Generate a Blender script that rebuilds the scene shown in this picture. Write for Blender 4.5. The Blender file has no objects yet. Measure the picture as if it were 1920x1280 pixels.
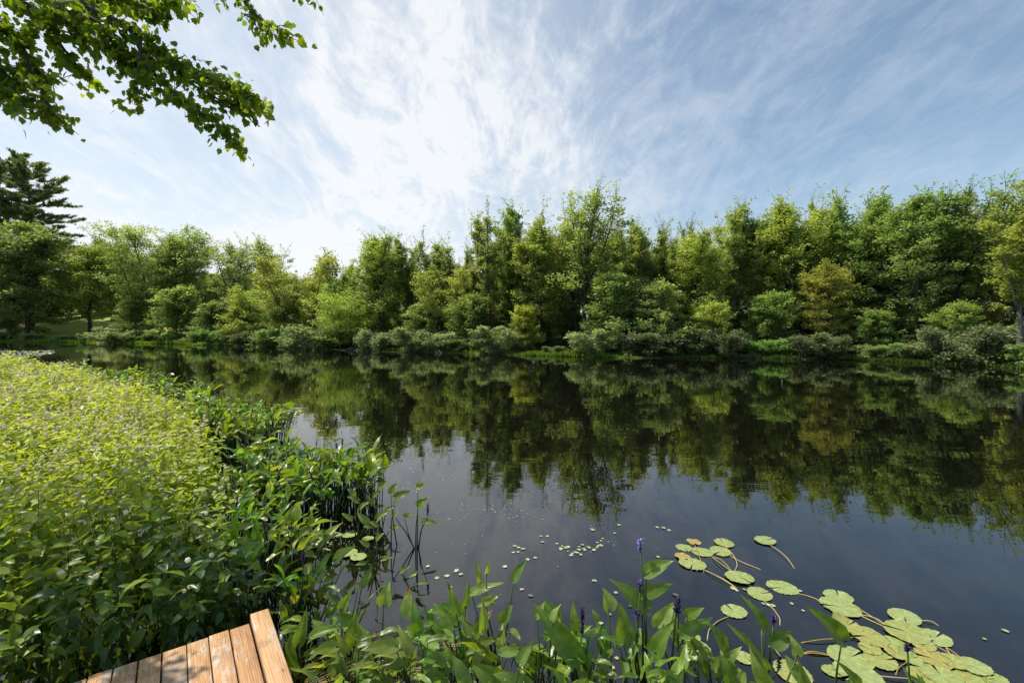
import bpy, math, random
import numpy as np
from mathutils import Vector, Matrix, Euler

random.seed(11)
rng = np.random.default_rng(11)
C = bpy.context.scene.collection
PI = math.pi

# ------------------------------------------------------------------ camera model (16 mm lens, eye 2 m over the pond)
F, V0, CX, HC = 853.33, 622.0, 960.0, 2.0

def at(px, py, Y):
    return np.array([(px - CX) * Y / F, Y, HC - (py - V0) * Y / F])

def on_water(px, py, z=0.0):
    Y = (HC - z) * F / (py - V0)
    return np.array([(px - CX) * Y / F, Y, z])

SUN_AZ, SUN_EL = math.radians(-78), math.radians(57)
SUN = np.array([math.sin(SUN_AZ) * math.cos(SUN_EL), math.cos(SUN_AZ) * math.cos(SUN_EL), math.sin(SUN_EL)])

# ------------------------------------------------------------------ small helpers
def unit(v):
    v = np.asarray(v, float)
    n = np.linalg.norm(v, axis=-1, keepdims=True)
    return v / np.maximum(n, 1e-9)

class MB:
    """collects vertices and faces in chunks, links them as one mesh object"""
    def __init__(self):
        self.V, self.F, self.M, self.T, self.n = [], [], [], [], 0
    def add(self, verts, faces, mat=0, tint=0.5):
        verts = np.asarray(verts, float).reshape(-1, 3)
        self.V.append(verts)
        tt = np.full(len(verts), tint, float) if np.isscalar(tint) else np.asarray(tint, float)
        self.T.append(tt)
        for fa in (faces if isinstance(faces, list) else [faces]):
            fa = np.asarray(fa, np.int64)
            if fa.size == 0:
                continue
            self.F.append(fa + self.n)
            self.M.append(np.full(len(fa), mat, np.int32))
        self.n += len(verts)
    def tube(self, pts, rad, sides=6, mat=0, tint=0.5, cap=True):
        pts = np.asarray(pts, float)
        k = len(pts)
        rad = np.full(k, rad, float) if np.isscalar(rad) else np.asarray(rad, float)
        tan = unit(np.gradient(pts, axis=0))
        ref = np.array([0.3, 0.2, 1.0]) if abs(tan[0][2]) < 0.8 else np.array([1.0, 0.2, 0.1])
        s = unit(np.cross(tan, ref)); u = np.cross(s, tan)
        a = np.arange(sides) * 2 * PI / sides
        ring = pts[:, None, :] + rad[:, None, None] * (np.cos(a)[None, :, None] * s[:, None, :] + np.sin(a)[None, :, None] * u[:, None, :])
        i = np.arange(k - 1)[:, None] * sides; j = np.arange(sides)[None, :]; jn = (j + 1) % sides
        q = np.stack([i + j, i + jn, i + sides + jn, i + sides + j], -1).reshape(-1, 4)
        fs = [q]
        if cap:
            fs.append(np.array([list(range(sides - 1, -1, -1)), [(k - 1) * sides + t for t in range(sides)]]))
        self.add(ring.reshape(-1, 3), fs, mat, tint)
    def leaves(self, P, D, N, L, W, tpl, mat=0, tint=0.5, curl=None):
        P = np.asarray(P, float); n = len(P)
        if n == 0:
            return
        D = unit(D); N = np.asarray(N, float)
        N = unit(N - D * np.sum(N * D, 1, keepdims=True))
        S = np.cross(D, N)
        tv, tf = tpl
        L = np.broadcast_to(np.asarray(L, float), (n,)); W = np.broadcast_to(np.asarray(W, float), (n,))
        cz = np.zeros(n) if curl is None else np.broadcast_to(curl, (n,))
        u, v, w = tv[:, 0], tv[:, 1], tv[:, 2]
        ww = w[None, :] * L[:, None] - cz[:, None] * (u[None, :] ** 2) * L[:, None]
        X = P[:, None, :] + D[:, None, :] * (u[None, :] * L[:, None])[..., None] + S[:, None, :] * (v[None, :] * W[:, None])[..., None] + N[:, None, :] * ww[..., None]
        m = len(tv)
        fs = [(fa[None] + (np.arange(n) * m)[:, None, None]).reshape(-1, fa.shape[1]) for fa in tf]
        t = np.broadcast_to(np.asarray(tint, float), (n,))
        self.add(X.reshape(-1, 3), fs, mat, np.repeat(t, m))
    def build(self, name, mats, parent=None, smooth=False):
        me = bpy.data.meshes.new(name)
        V = np.concatenate(self.V) if self.V else np.zeros((0, 3))
        T = np.concatenate(self.T) if self.T else np.zeros(0)
        me.vertices.add(len(V)); me.vertices.foreach_set('co', V.astype(np.float32).ravel())
        tot = np.concatenate([np.full(len(f), f.shape[1]) for f in self.F])
        loops = np.concatenate([f.ravel() for f in self.F])
        start = np.concatenate([[0], np.cumsum(tot)[:-1]])
        me.loops.add(len(loops)); me.loops.foreach_set('vertex_index', loops.astype(np.int32))
        me.polygons.add(len(tot)); me.polygons.foreach_set('loop_start', start.astype(np.int32))
        me.polygons.foreach_set('material_index', np.concatenate(self.M))
        me.update(calc_edges=True); me.validate()
        if smooth:
            me.polygons.foreach_set('use_smooth', np.ones(len(me.polygons), bool))
        at_ = me.attributes.new('tint', 'FLOAT', 'POINT'); at_.data.foreach_set('value', T.astype(np.float32))
        for m in (mats if isinstance(mats, (list, tuple)) else [mats]):
            me.materials.append(m)
        o = bpy.data.objects.new(name, me); C.objects.link(o)
        if parent is not None:
            o.parent = parent
        return o

def tag(o, label=None, cat=None, group=None, kind=None):
    if label: o['label'] = label
    if cat: o['category'] = cat
    if group: o['group'] = group
    if kind: o['kind'] = kind
    return o

def thing(name, label, cat, loc=(0, 0, 0), rotz=0.0, group=None):
    o = bpy.data.objects.new(name, None); C.objects.link(o)
    o.location = tuple(float(v) for v in loc); o.rotation_euler = (0, 0, rotz); o.empty_display_size = 0.2
    return tag(o, label, cat, group)

def dup(root, loc, rotz, scale, label, group=None, color=None):
    r = root.copy(); C.objects.link(r)
    r.location = tuple(float(v) for v in loc); r.rotation_euler = (0, 0, rotz)
    r.scale = scale if isinstance(scale, (tuple, list)) else (scale,) * 3
    r['label'] = label
    if group: r['group'] = group
    elif 'group' in r: del r['group']
    for ch in list(root.children):
        c = ch.copy(); C.objects.link(c); c.parent = r
        if color is not None: c.color = color
    return r

class Pool:
    """the first use of a prototype moves the prototype itself, later uses copy it"""
    def __init__(self, root): self.root, self.used, self.orig = root, False, None
    def put(self, loc, rotz, scale, label, group=None, color=None, cat=None, name=None):
        if not self.used:
            self.used = True
            o = self.root
            o.location = tuple(float(v) for v in loc); o.rotation_euler = (0, 0, rotz)
            o.scale = scale if isinstance(scale, (tuple, list)) else (scale,) * 3
            o['label'] = label
            if group: o['group'] = group
            if color is not None:
                for ch in o.children: ch.color = color
        else:
            o = dup(self.root, loc, rotz, scale, label, group, color)
        if cat: o['category'] = cat
        if name: o.name = name
        return o

# ------------------------------------------------------------------ materials
class NT:
    def __init__(self, name):
        self.m = bpy.data.materials.new(name); self.m.use_nodes = True
        self.t = self.m.node_tree; self.t.nodes.clear()
        self.out = self.t.nodes.new('ShaderNodeOutputMaterial')
    def n(self, typ, **kw):
        nd = self.t.nodes.new(typ)
        for k, v in kw.items():
            if k.startswith('i_'):
                key = k[2:]; key = int(key) if key.isdigit() else key.replace('_', ' ')
                nd.inputs[key].default_value = v
            else: setattr(nd, k, v)
        return nd
    def l(self, a, b): self.t.links.new(a, b)
    def ramp(self, fac, stops, interp='LINEAR'):
        r = self.n('ShaderNodeValToRGB'); cr = r.color_ramp; cr.interpolation = interp
        while len(cr.elements) < len(stops): cr.elements.new(0.5)
        for e, (p, c) in zip(cr.elements, stops): e.position = p; e.color = (*c, 1) if len(c) == 3 else c
        self.l(fac, r.inputs[0]); return r
    def noise(self, scale, detail=4, vec=None, rough=0.55, dist=0.0):
        nz = self.n('ShaderNodeTexNoise'); nz.inputs['Scale'].default_value = scale
        nz.inputs['Detail'].default_value = detail; nz.inputs['Roughness'].default_value = rough
        nz.inputs['Distortion'].default_value = dist
        if vec is not None: self.l(vec, nz.inputs['Vector'])
        return nz
    def mix(self, fac, a, b, mode='MIX'):
        m = self.n('ShaderNodeMix', data_type='RGBA', blend_type=mode)
        for s, v in ((m.inputs[0], fac), (m.inputs[6], a), (m.inputs[7], b)):
            if hasattr(v, 'is_linked'): self.l(v, s)
            elif isinstance(v, (int, float)): s.default_value = v
            else: s.default_value = (*v, 1)
        return m.outputs[2]

def leaf_mat(name, dark, mid, light, trans=0.4, tgain=(1.5, 1.5, 0.7), rough=0.5, spec=0.3, vein=False, objcol=True):
    k = NT(name)
    a = k.n('ShaderNodeAttribute', attribute_name='tint')
    r = k.ramp(a.outputs['Fac'], [(0.0, dark), (0.5, mid), (1.0, light)])
    col = r.outputs[0]
    if objcol:
        oi = k.n('ShaderNodeObjectInfo')
        col = k.mix(1.0, col, oi.outputs['Color'], 'MULTIPLY')
    tc = k.n('ShaderNodeTexCoord')
    nz = k.noise(9.0 if not vein else 30.0, 3, tc.outputs['Object'])
    vr = k.ramp(nz.outputs[0], [(0.3, (0.75, 0.75, 0.75)), (0.7, (1.15, 1.15, 1.15))])
    col = k.mix(1.0, col, vr.outputs[0], 'MULTIPLY')
    p = k.n('ShaderNodeBsdfPrincipled'); k.l(col, p.inputs['Base Color'])
    p.inputs['Roughness'].default_value = rough; p.inputs['Specular IOR Level'].default_value = spec
    if trans > 0:
        tcol = k.mix(1.0, col, tgain, 'MULTIPLY')
        t = k.n('ShaderNodeBsdfTranslucent'); k.l(tcol, t.inputs['Color'])
        mx = k.n('ShaderNodeMixShader'); mx.inputs[0].default_value = trans
        k.l(p.outputs[0], mx.inputs[1]); k.l(t.outputs[0], mx.inputs[2]); k.l(mx.outputs[0], k.out.inputs[0])
    else:
        k.l(p.outputs[0], k.out.inputs[0])
    return k.m

M = {}
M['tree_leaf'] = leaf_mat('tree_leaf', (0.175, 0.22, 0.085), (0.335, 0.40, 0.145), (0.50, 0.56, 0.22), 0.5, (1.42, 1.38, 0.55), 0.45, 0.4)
M['pine_leaf'] = leaf_mat('pine_needles', (0.11, 0.16, 0.07), (0.21, 0.28, 0.125), (0.32, 0.39, 0.19), 0.4, (1.3, 1.3, 0.7), 0.5, 0.3)
M['shrub_leaf'] = leaf_mat('shrub_leaf', (0.17, 0.21, 0.09), (0.34, 0.40, 0.19), (0.50, 0.56, 0.30), 0.38, (1.4, 1.4, 0.7), 0.5, 0.25)
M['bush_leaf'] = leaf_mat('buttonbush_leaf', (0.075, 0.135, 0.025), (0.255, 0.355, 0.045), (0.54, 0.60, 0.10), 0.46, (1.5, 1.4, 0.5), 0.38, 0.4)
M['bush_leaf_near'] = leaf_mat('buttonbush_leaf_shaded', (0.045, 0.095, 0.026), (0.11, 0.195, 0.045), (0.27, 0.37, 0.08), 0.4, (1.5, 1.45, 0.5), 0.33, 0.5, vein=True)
M['flower_ball'] = leaf_mat('buttonbush_flower', (0.62, 0.48, 0.32), (0.86, 0.80, 0.60), (0.92, 0.90, 0.76), 0.4, (1.12, 1.1, 0.95), 0.8, 0.1)
M['pickerel_leaf'] = leaf_mat('pickerel_leaf', (0.07, 0.145, 0.026), (0.18, 0.285, 0.048), (0.33, 0.43, 0.11), 0.48, (1.7, 1.55, 0.4), 0.32, 0.5, vein=True)
for nd in M['pickerel_leaf'].node_tree.nodes:
    if nd.type == 'VALTORGB' and abs(nd.color_ramp.elements[-1].position - 1) < 1e-6:
        nd.color_ramp.elements[-1].position = .88; e_ = nd.color_ramp.elements.new(.95); e_.color = (.36, .26, .05, 1)
        e_ = nd.color_ramp.elements.new(1.0); e_.color = (.20, .10, .03, 1)
M['pickerel_stem'] = leaf_mat('pickerel_stem', (0.02, 0.035, 0.01), (0.04, 0.075, 0.015), (0.08, 0.12, 0.03), 0.0, rough=0.4, spec=0.4)
M['spike'] = leaf_mat('flower_spike', (0.03, 0.022, 0.035), (0.13, 0.085, 0.28), (0.36, 0.24, 0.60), 0.1, (1, 1, 1), 0.7, 0.1)
def pad_mat():
    k = NT('lily_pad'); a = k.n('ShaderNodeAttribute', attribute_name='tint'); tc = k.n('ShaderNodeTexCoord')
    r = k.ramp(a.outputs['Fac'], [(0, (.42, .30, .09)), (.3, (.36, .34, .09)), (.6, (.32, .375, .12)), (1, (.38, .44, .19))])
    sp = k.n('ShaderNodeSeparateXYZ'); k.l(tc.outputs['Object'], sp.inputs[0])
    an = k.n('ShaderNodeMath', operation='ARCTAN2'); k.l(sp.outputs[1], an.inputs[0]); k.l(sp.outputs[0], an.inputs[1])
    m = k.n('ShaderNodeMath', operation='MULTIPLY', i_1=9.0); k.l(an.outputs[0], m.inputs[0])
    si = k.n('ShaderNodeMath', operation='SINE'); k.l(m.outputs[0], si.inputs[0])
    vr = k.ramp(si.outputs[0], [(.0, (.92,) * 3), (.9, (1,) * 3), (1, (1.22, 1.2, 1.1))])
    col = k.mix(1.0, r.outputs[0], vr.outputs[0], 'MULTIPLY')
    n1 = k.noise(22, 5, tc.outputs['Object'], .7); p1 = k.ramp(n1.outputs[0], [(.35, (.72, .74, .6)), (.65, (1.12, 1.1, 1.05))])
    col = k.mix(1.0, col, p1.outputs[0], 'MULTIPLY')
    n2 = k.noise(48, 3, tc.outputs['Object'], .6); p2 = k.ramp(n2.outputs[0], [(.65, (0, 0, 0)), (.72, (.8, .8, .8))])
    col = k.mix(p2.outputs[0], col, (.20, .13, .04))
    p = k.n('ShaderNodeBsdfPrincipled'); k.l(col, p.inputs['Base Color']); p.inputs['Roughness'].default_value = .36; p.inputs['Specular IOR Level'].default_value = .5
    b = k.n('ShaderNodeBump'); b.inputs['Distance'].default_value = .004; b.inputs['Strength'].default_value = .6; k.l(n1.outputs[0], b.inputs['Height']); k.l(b.outputs[0], p.inputs['Normal'])
    k.l(p.outputs[0], k.out.inputs[0]); return k.m
M['pad'] = pad_mat()
M['pad_stem'] = leaf_mat('lily_stem', (0.16, 0.11, 0.02), (0.38, 0.28, 0.07), (0.55, 0.44, 0.18), 0.0, rough=0.45, spec=0.4)
M['maple_leaf'] = leaf_mat('maple_leaf', (0.07, 0.13, 0.02), (0.15, 0.24, 0.028), (0.30, 0.36, 0.04), 0.64, (1.9, 1.8, 0.4), 0.42, 0.35)
M['grass'] = leaf_mat('shore_grass', (0.07, 0.12, 0.02), (0.17, 0.27, 0.035), (0.33, 0.42, 0.08), 0.4, (1.5, 1.5, 0.5), 0.5, 0.3)
M['speck'] = leaf_mat('floating_speck', (0.22, 0.20, 0.10), (0.36, 0.38, 0.20), (0.55, 0.56, 0.42), 0.0, rough=0.35, spec=0.5)

def bark(name, c1, c2):
    k = NT(name); tc = k.n('ShaderNodeTexCoord'); mp = k.n('ShaderNodeMapping'); mp.inputs['Scale'].default_value = (6, 6, 1.2)
    k.l(tc.outputs['Object'], mp.inputs[0]); nz = k.noise(3.0, 6, mp.outputs[0], 0.65)
    r = k.ramp(nz.outputs[0], [(0.3, c1), (0.7, c2)])
    p = k.n('ShaderNodeBsdfPrincipled'); k.l(r.outputs[0], p.inputs['Base Color']); p.inputs['Roughness'].default_value = 0.85
    b = k.n('ShaderNodeBump'); b.inputs['Strength'].default_value = 0.5; b.inputs['Distance'].default_value = 0.02
    k.l(nz.outputs[0], b.inputs['Height']); k.l(b.outputs[0], p.inputs['Normal']); k.l(p.outputs[0], k.out.inputs[0]); return k.m
M['bark'] = bark('bark_dark', (0.025, 0.02, 0.016), (0.09, 0.075, 0.06))
M['bark_pale'] = bark('bark_pale', (0.07, 0.062, 0.05), (0.20, 0.18, 0.15))

def wood():
    k = NT('deck_wood'); tc = k.n('ShaderNodeTexCoord')
    a = k.n('ShaderNodeAttribute', attribute_name='tint')
    off = k.n('ShaderNodeVectorMath', operation='SCALE'); off.inputs[0].default_value = (3.7, 11.3, 0); k.l(a.outputs['Fac'], off.inputs['Scale'])
    ad = k.n('ShaderNodeVectorMath', operation='ADD'); k.l(tc.outputs['Object'], ad.inputs[0]); k.l(off.outputs[0], ad.inputs[1])
    mp = k.n('ShaderNodeMapping'); mp.inputs['Scale'].default_value = (30, 1.6, 30); k.l(ad.outputs[0], mp.inputs[0])
    g = k.noise(3.0, 6, mp.outputs[0], 0.6, 0.8)
    mp2 = k.n('ShaderNodeMapping'); mp2.inputs['Scale'].default_value = (9, 1.0, 9); k.l(ad.outputs[0], mp2.inputs[0])
    w = k.n('ShaderNodeTexWave', wave_type='BANDS', bands_direction='X'); w.inputs['Scale'].default_value = 3.4; w.inputs['Distortion'].default_value = 5.5
    w.inputs['Detail'].default_value = 3; w.inputs['Detail Scale'].default_value = 1.2; k.l(mp2.outputs[0], w.inputs['Vector'])
    base = k.ramp(a.outputs['Fac'], [(0.0, (0.46, 0.25, 0.11)), (0.5, (0.58, 0.33, 0.155)), (1.0, (0.68, 0.41, 0.21))])
    gr = k.ramp(g.outputs[0], [(0.25, (0.62, 0.58, 0.54)), (0.6, (1.05, 1.05, 1.05)), (0.8, (1.2, 1.22, 1.25))])
    col = k.mix(1.0, base.outputs[0], gr.outputs[0], 'MULTIPLY')
    wr = k.ramp(w.outputs[0], [(0.0, (0.72, 0.66, 0.6)), (0.5, (1.05, 1.05, 1.05)), (1.0, (1.1, 1.1, 1.1))])
    col = k.mix(0.75, col, wr.outputs[0], 'MULTIPLY')
    mp3 = k.n('ShaderNodeMapping'); mp3.inputs['Scale'].default_value = (6, 1.6, 6); k.l(ad.outputs[0], mp3.inputs[0])
    pn = k.noise(2.2, 8, mp3.outputs[0], 0.72)
    pm = k.ramp(pn.outputs[0], [(0.5, (0, 0, 0)), (0.6, (0.8, 0.8, 0.8))])
    col = k.mix(pm.outputs[0], col, (0.62, 0.54, 0.45))
    dn = k.noise(5.0, 5, ad.outputs[0], 0.7)
    dm = k.ramp(dn.outputs[0], [(0.56, (0, 0, 0)), (0.70, (0.75, 0.75, 0.75))])
    col = k.mix(dm.outputs[0], col, (0.22, 0.14, 0.08))
    vo = k.n('ShaderNodeTexVoronoi'); vo.inputs['Scale'].default_value = 1.0
    mp4 = k.n('ShaderNodeMapping'); mp4.inputs['Scale'].default_value = (7, 3.2, 7); k.l(ad.outputs[0], mp4.inputs[0]); k.l(mp4.outputs[0], vo.inputs['Vector'])
    km = k.ramp(vo.outputs['Distance'], [(0.02, (.7, .7, .7)), (0.06, (0, 0, 0))])
    col = k.mix(km.outputs[0], col, (0.10, 0.05, 0.025))
    p = k.n('ShaderNodeBsdfPrincipled'); k.l(col, p.inputs['Base Color']); p.inputs['Roughness'].default_value = 0.62
    b = k.n('ShaderNodeBump'); b.inputs['Strength'].default_value = 0.35; b.inputs['Distance'].default_value = 0.003
    k.l(g.outputs[0], b.inputs['Height']); k.l(b.outputs[0], p.inputs['Normal']); k.l(p.outputs[0], k.out.inputs[0]); return k.m
M['wood'] = wood()

def plain(name, col, rough=0.6):
    k = NT(name); tc = k.n('ShaderNodeTexCoord'); nz = k.noise(14, 4, tc.outputs['Object'])
    r = k.ramp(nz.outputs[0], [(0.3, tuple(c * 0.75 for c in col)), (0.7, tuple(min(1, c * 1.15) for c in col))])
    p = k.n('ShaderNodeBsdfPrincipled'); k.l(r.outputs[0], p.inputs['Base Color']); p.inputs['Roughness'].default_value = rough
    k.l(p.outputs[0], k.out.inputs[0]); return k.m
M['white_plastic'] = plain('white_plastic', (0.75, 0.75, 0.73), 0.4)
M['steel'] = plain('screw_steel', (0.18, 0.15, 0.12), 0.5)

def water_mat():
    k = NT('pond_water'); tc = k.n('ShaderNodeTexCoord')
    p = k.n('ShaderNodeBsdfPrincipled'); p.inputs['Base Color'].default_value = (0.0045, 0.004, 0.0028, 1)
    p.inputs['Roughness'].default_value = 0.015; p.inputs['IOR'].default_value = 1.46; p.inputs['Specular IOR Level'].default_value = 1.0
    p.inputs['Specular Tint'].default_value = (0.93, 0.95, 1.0, 1)
    mp = k.n('ShaderNodeMapping'); mp.inputs['Rotation'].default_value = (0, 0, math.radians(12)); mp.inputs['Scale'].default_value = (0.55, 1.5, 1)
    k.l(tc.outputs['Object'], mp.inputs[0])
    n1 = k.noise(1.1, 3, mp.outputs[0], 0.5, 0.4)
    mp2 = k.n('ShaderNodeMapping'); mp2.inputs['Rotation'].default_value = (0, 0, math.radians(-20)); mp2.inputs['Scale'].default_value = (0.8, 1.6, 1)
    k.l(tc.outputs['Object'], mp2.inputs[0])
    n2 = k.noise(5.0, 2, mp2.outputs[0], 0.5)
    n3 = k.noise(0.07, 2, tc.outputs['Object'], 0.5)      # calm and breezy patches
    pr = k.ramp(n3.outputs[0], [(0.38, (0.25,) * 3), (0.62, (1,) * 3)])
    m1 = k.n('ShaderNodeMath', operation='MULTIPLY', i_1=0.0028); k.l(n1.outputs[0], m1.inputs[0])
    m2 = k.n('ShaderNodeMath', operation='MULTIPLY', i_1=0.00034); k.l(n2.outputs[0], m2.inputs[0])
    m3 = k.n('ShaderNodeMath', operation='MULTIPLY'); k.l(m2.outputs[0], m3.inputs[0]); k.l(pr.outputs[0], m3.inputs[1])
    ad = k.n('ShaderNodeMath', operation='ADD'); k.l(m1.outputs[0], ad.inputs[0]); k.l(m3.outputs[0], ad.inputs[1])
    b = k.n('ShaderNodeBump'); b.inputs['Strength'].default_value = 1.0; b.inputs['Distance'].default_value = 1.0
    k.l(ad.outputs[0], b.inputs['Height']); k.l(b.outputs[0], p.inputs['Normal']); k.l(p.outputs[0], k.out.inputs[0]); return k.m
M['water'] = water_mat()

def ground_mat():
    k = NT('ground_soil_and_lawn'); tc = k.n('ShaderNodeTexCoord')
    a = k.n('ShaderNodeAttribute', attribute_name='tint')
    n1 = k.noise(0.8, 6, tc.outputs['Object'], 0.7)
    soil = k.ramp(n1.outputs[0], [(0.3, (0.018, 0.02, 0.009)), (0.55, (0.035, 0.045, 0.015)), (0.75, (0.07, 0.075, 0.03))])
    n2 = k.noise(2.5, 5, tc.outputs['Object'], 0.7)
    lawn = k.ramp(n2.outputs[0], [(0.3, (0.26, 0.31, 0.04)), (0.7, (0.46, 0.46, 0.08))])
    col = k.mix(a.outputs['Fac'], soil.outputs[0], lawn.outputs[0])
    p = k.n('ShaderNodeBsdfPrincipled'); k.l(col, p.inputs['Base Color']); p.inputs['Roughness'].default_value = 0.9
    b = k.n('ShaderNodeBump'); b.inputs['Distance'].default_value = 0.15; k.l(n2.outputs[0], b.inputs['Height']); k.l(b.outputs[0], p.inputs['Normal'])
    k.l(p.outputs[0], k.out.inputs[0]); return k.m
M['ground'] = ground_mat()

def vnoise(P, s, seed):
    g = np.random.default_rng(seed); tab = g.random((64, 64))
    x, y = P[:, 0] * s + 500, P[:, 1] * s + 500; i, j = np.floor(x).astype(int), np.floor(y).astype(int); fx, fy = x - i, y - j
    fx, fy = fx * fx * (3 - 2 * fx), fy * fy * (3 - 2 * fy); T = lambda a, b: tab[a % 64, b % 64]
    return (T(i, j) * (1 - fx) + T(i + 1, j) * fx) * (1 - fy) + (T(i, j + 1) * (1 - fx) + T(i + 1, j + 1) * fx) * fy

# ------------------------------------------------------------------ terrain
FAR = np.array([(-170, 112), (-107, 95), (-67, 82), (-39, 66), (-18, 51), (-12, 48), (-3, 42), (6, 38), (12, 36), (18, 35.5), (24, 33.5), (27, 29.5), (29, 27), (33, 18), (40, 5), (52, -30)], float)
POND = np.vstack([FAR, [(40, -32), (6, -6), (2.5, -1.6), (-2.5, -1.0), (-5.5, 0.2), (-9, 3), (-15, 7), (-25, 14), (-45, 26), (-90, 52), (-170, 80)]])

def seg_dist(P, poly, closed=True):
    P = np.asarray(P, float); d = np.full(len(P), 1e9)
    n = len(poly)
    for i in range(n if closed else n - 1):
        a, b = poly[i], poly[(i + 1) % n]; ab = b - a
        t = np.clip(((P - a) @ ab) / (ab @ ab), 0, 1)
        d = np.minimum(d, np.linalg.norm(P - a - t[:, None] * ab, axis=1))
    return d

def inside(P, poly):
    P = np.asarray(P, float); r = np.zeros(len(P), bool); n = len(poly)
    for i in range(n):
        x1, y1 = poly[i]; x2, y2 = poly[(i + 1) % n]
        c = ((y1 > P[:, 1]) != (y2 > P[:, 1])) & (P[:, 0] < (x2 - x1) * (P[:, 1] - y1) / (y2 - y1 + 1e-12) + x1)
        r ^= c
    return r

def sstep(x, a, b):
    t = np.clip((x - a) / (b - a), 0, 1); return t * t * (3 - 2 * t)

def ground_z(P):
    P = np.atleast_2d(np.asarray(P, float))
    d = seg_dist(P, POND); ins = inside(P, POND)
    near = P[:, 1] < 20 - 0.3 * P[:, 0]
    slope = 0.07 + 0.14 * sstep(-P[:, 0], 30, 65)
    z_out = 0.12 * sstep(d, 0, 1.2) + np.minimum(d, 60) * np.where(P[:, 1] > 24, slope, 0.02)
    z_out += 0.08 * np.sin(P[:, 0] * 0.7) * np.cos(P[:, 1] * 0.9) * sstep(d, 1, 4)
    z_in = -0.7 * sstep(d, 0, 2.5)
    return np.where(ins, z_in, z_out)

def gz(x, y): return float(ground_z([(x, y)])[0])

def shore_Y(px):
    xs = [-300, 0, 250, 450, 650, 750, 900, 1100, 1250, 1400, 1600, 1700, 1850, 1920, 2100, 2400]
    ys = [112, 95, 81, 66, 50.5, 48, 42.3, 38, 36, 35.5, 33.5, 30.5, 27.5, 25.5, 21, 15]
    return float(np.interp(px, xs, ys))

xs = np.concatenate([np.linspace(-600, -160, 12), np.linspace(-150, -60, 46), np.linspace(-58, 60, 119), np.linspace(66, 600, 18)])
ys = np.concatenate([np.linspace(-300, -34, 8), np.linspace(-30, 120, 151), np.linspace(126, 700, 22)])
gx, gy = np.meshgrid(xs, ys); P2 = np.stack([gx.ravel(), gy.ravel()], 1)
zz = ground_z(P2); nx, ny = len(xs), len(ys)
i = np.arange(ny - 1)[:, None] * nx; j = np.arange(nx - 1)[None]
q = np.stack([i + j, i + j + 1, i + j + 1 + nx, i + j + nx], -1).reshape(-1, 4)
lawn = sstep(-P2[:, 0], 48, 56) * sstep(P2[:, 1], 86, 90) * (1 - sstep(P2[:, 1], 150, 170)) * (zz > 0.5)
mb = MB(); mb.add(np.column_stack([P2, zz]), q, 0, lawn)
tag(mb.build('ground', M['ground'], smooth=True), kind='structure')

mb = MB(); wx = np.array([-260, 60]); 
mb.add([(-260, -40, 0), (70, -40, 0), (70, 125, 0), (-260, 125, 0)], np.array([[0, 1, 2, 3]]))
tag(mb.build('water', M['water']), kind='structure')

# ------------------------------------------------------------------ leaf templates (u along, v across, w up)
T_DIA = (np.array([(0, 0, 0), (.42, -.5, .10), (1, 0, 0), (.42, .5, .10)]), [np.array([(0, 1, 2), (0, 2, 3)])])
T_SIX = (np.array([(0, 0, 0), (.25, -.42, .08), (.62, -.38, .07), (1, 0, 0), (.62, .38, .07), (.25, .42, .08)]), [np.array([(0, 1, 2, 3), (0, 3, 4, 5)])])
_st = [(0.0, .04), (.12, .30), (.30, .48), (.52, .46), (.75, .28), (.9, .12), (1.0, .0)]
def ovate(st, fold=.12):
    v, f = [], []
    for u, w in st: v += [(u, -w, w * fold * 2), (u, 0, 0), (u, w, w * fold * 2)]
    for k in range(len(st) - 1):
        a = k * 3; f += [(a, a + 1, a + 4, a + 3), (a + 1, a + 2, a + 5, a + 4)]
    return np.array(v), [np.array(f)]
T_OVA = ovate([(0.0, .05), (.2, .40), (.45, .5), (.75, .3), (1.0, .0)])
_ml = [(0, 0), (-.06, .20), (.12, .50), (.28, .38), (.46, .56), (.56, .30), (.72, .28), (.80, .14), (1.0, 0)]
mv = [(0.35, 0, .05)] + [(u, v, 0) for u, v in _ml] + [(u, -v, 0) for u, v in _ml[-2:0:-1]]
mf = [(0, k, k + 1 if k + 1 < len(mv) else 1) for k in range(1, len(mv))]
T_MAPLE = (np.array(mv, float), [np.array(mf)])

# ------------------------------------------------------------------ tree makers
def polyline(p0, d0, length, n, bend, wob, r=random):
    pts = [np.array(p0, float)]; d = unit(np.array(d0, float))
    for k in range(n):
        d = unit(d + np.array(bend) / n + np.array([r.gauss(0, wob), r.gauss(0, wob), r.gauss(0, wob)]))
        pts.append(pts[-1] + d * length / n)
    return np.array(pts)

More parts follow.
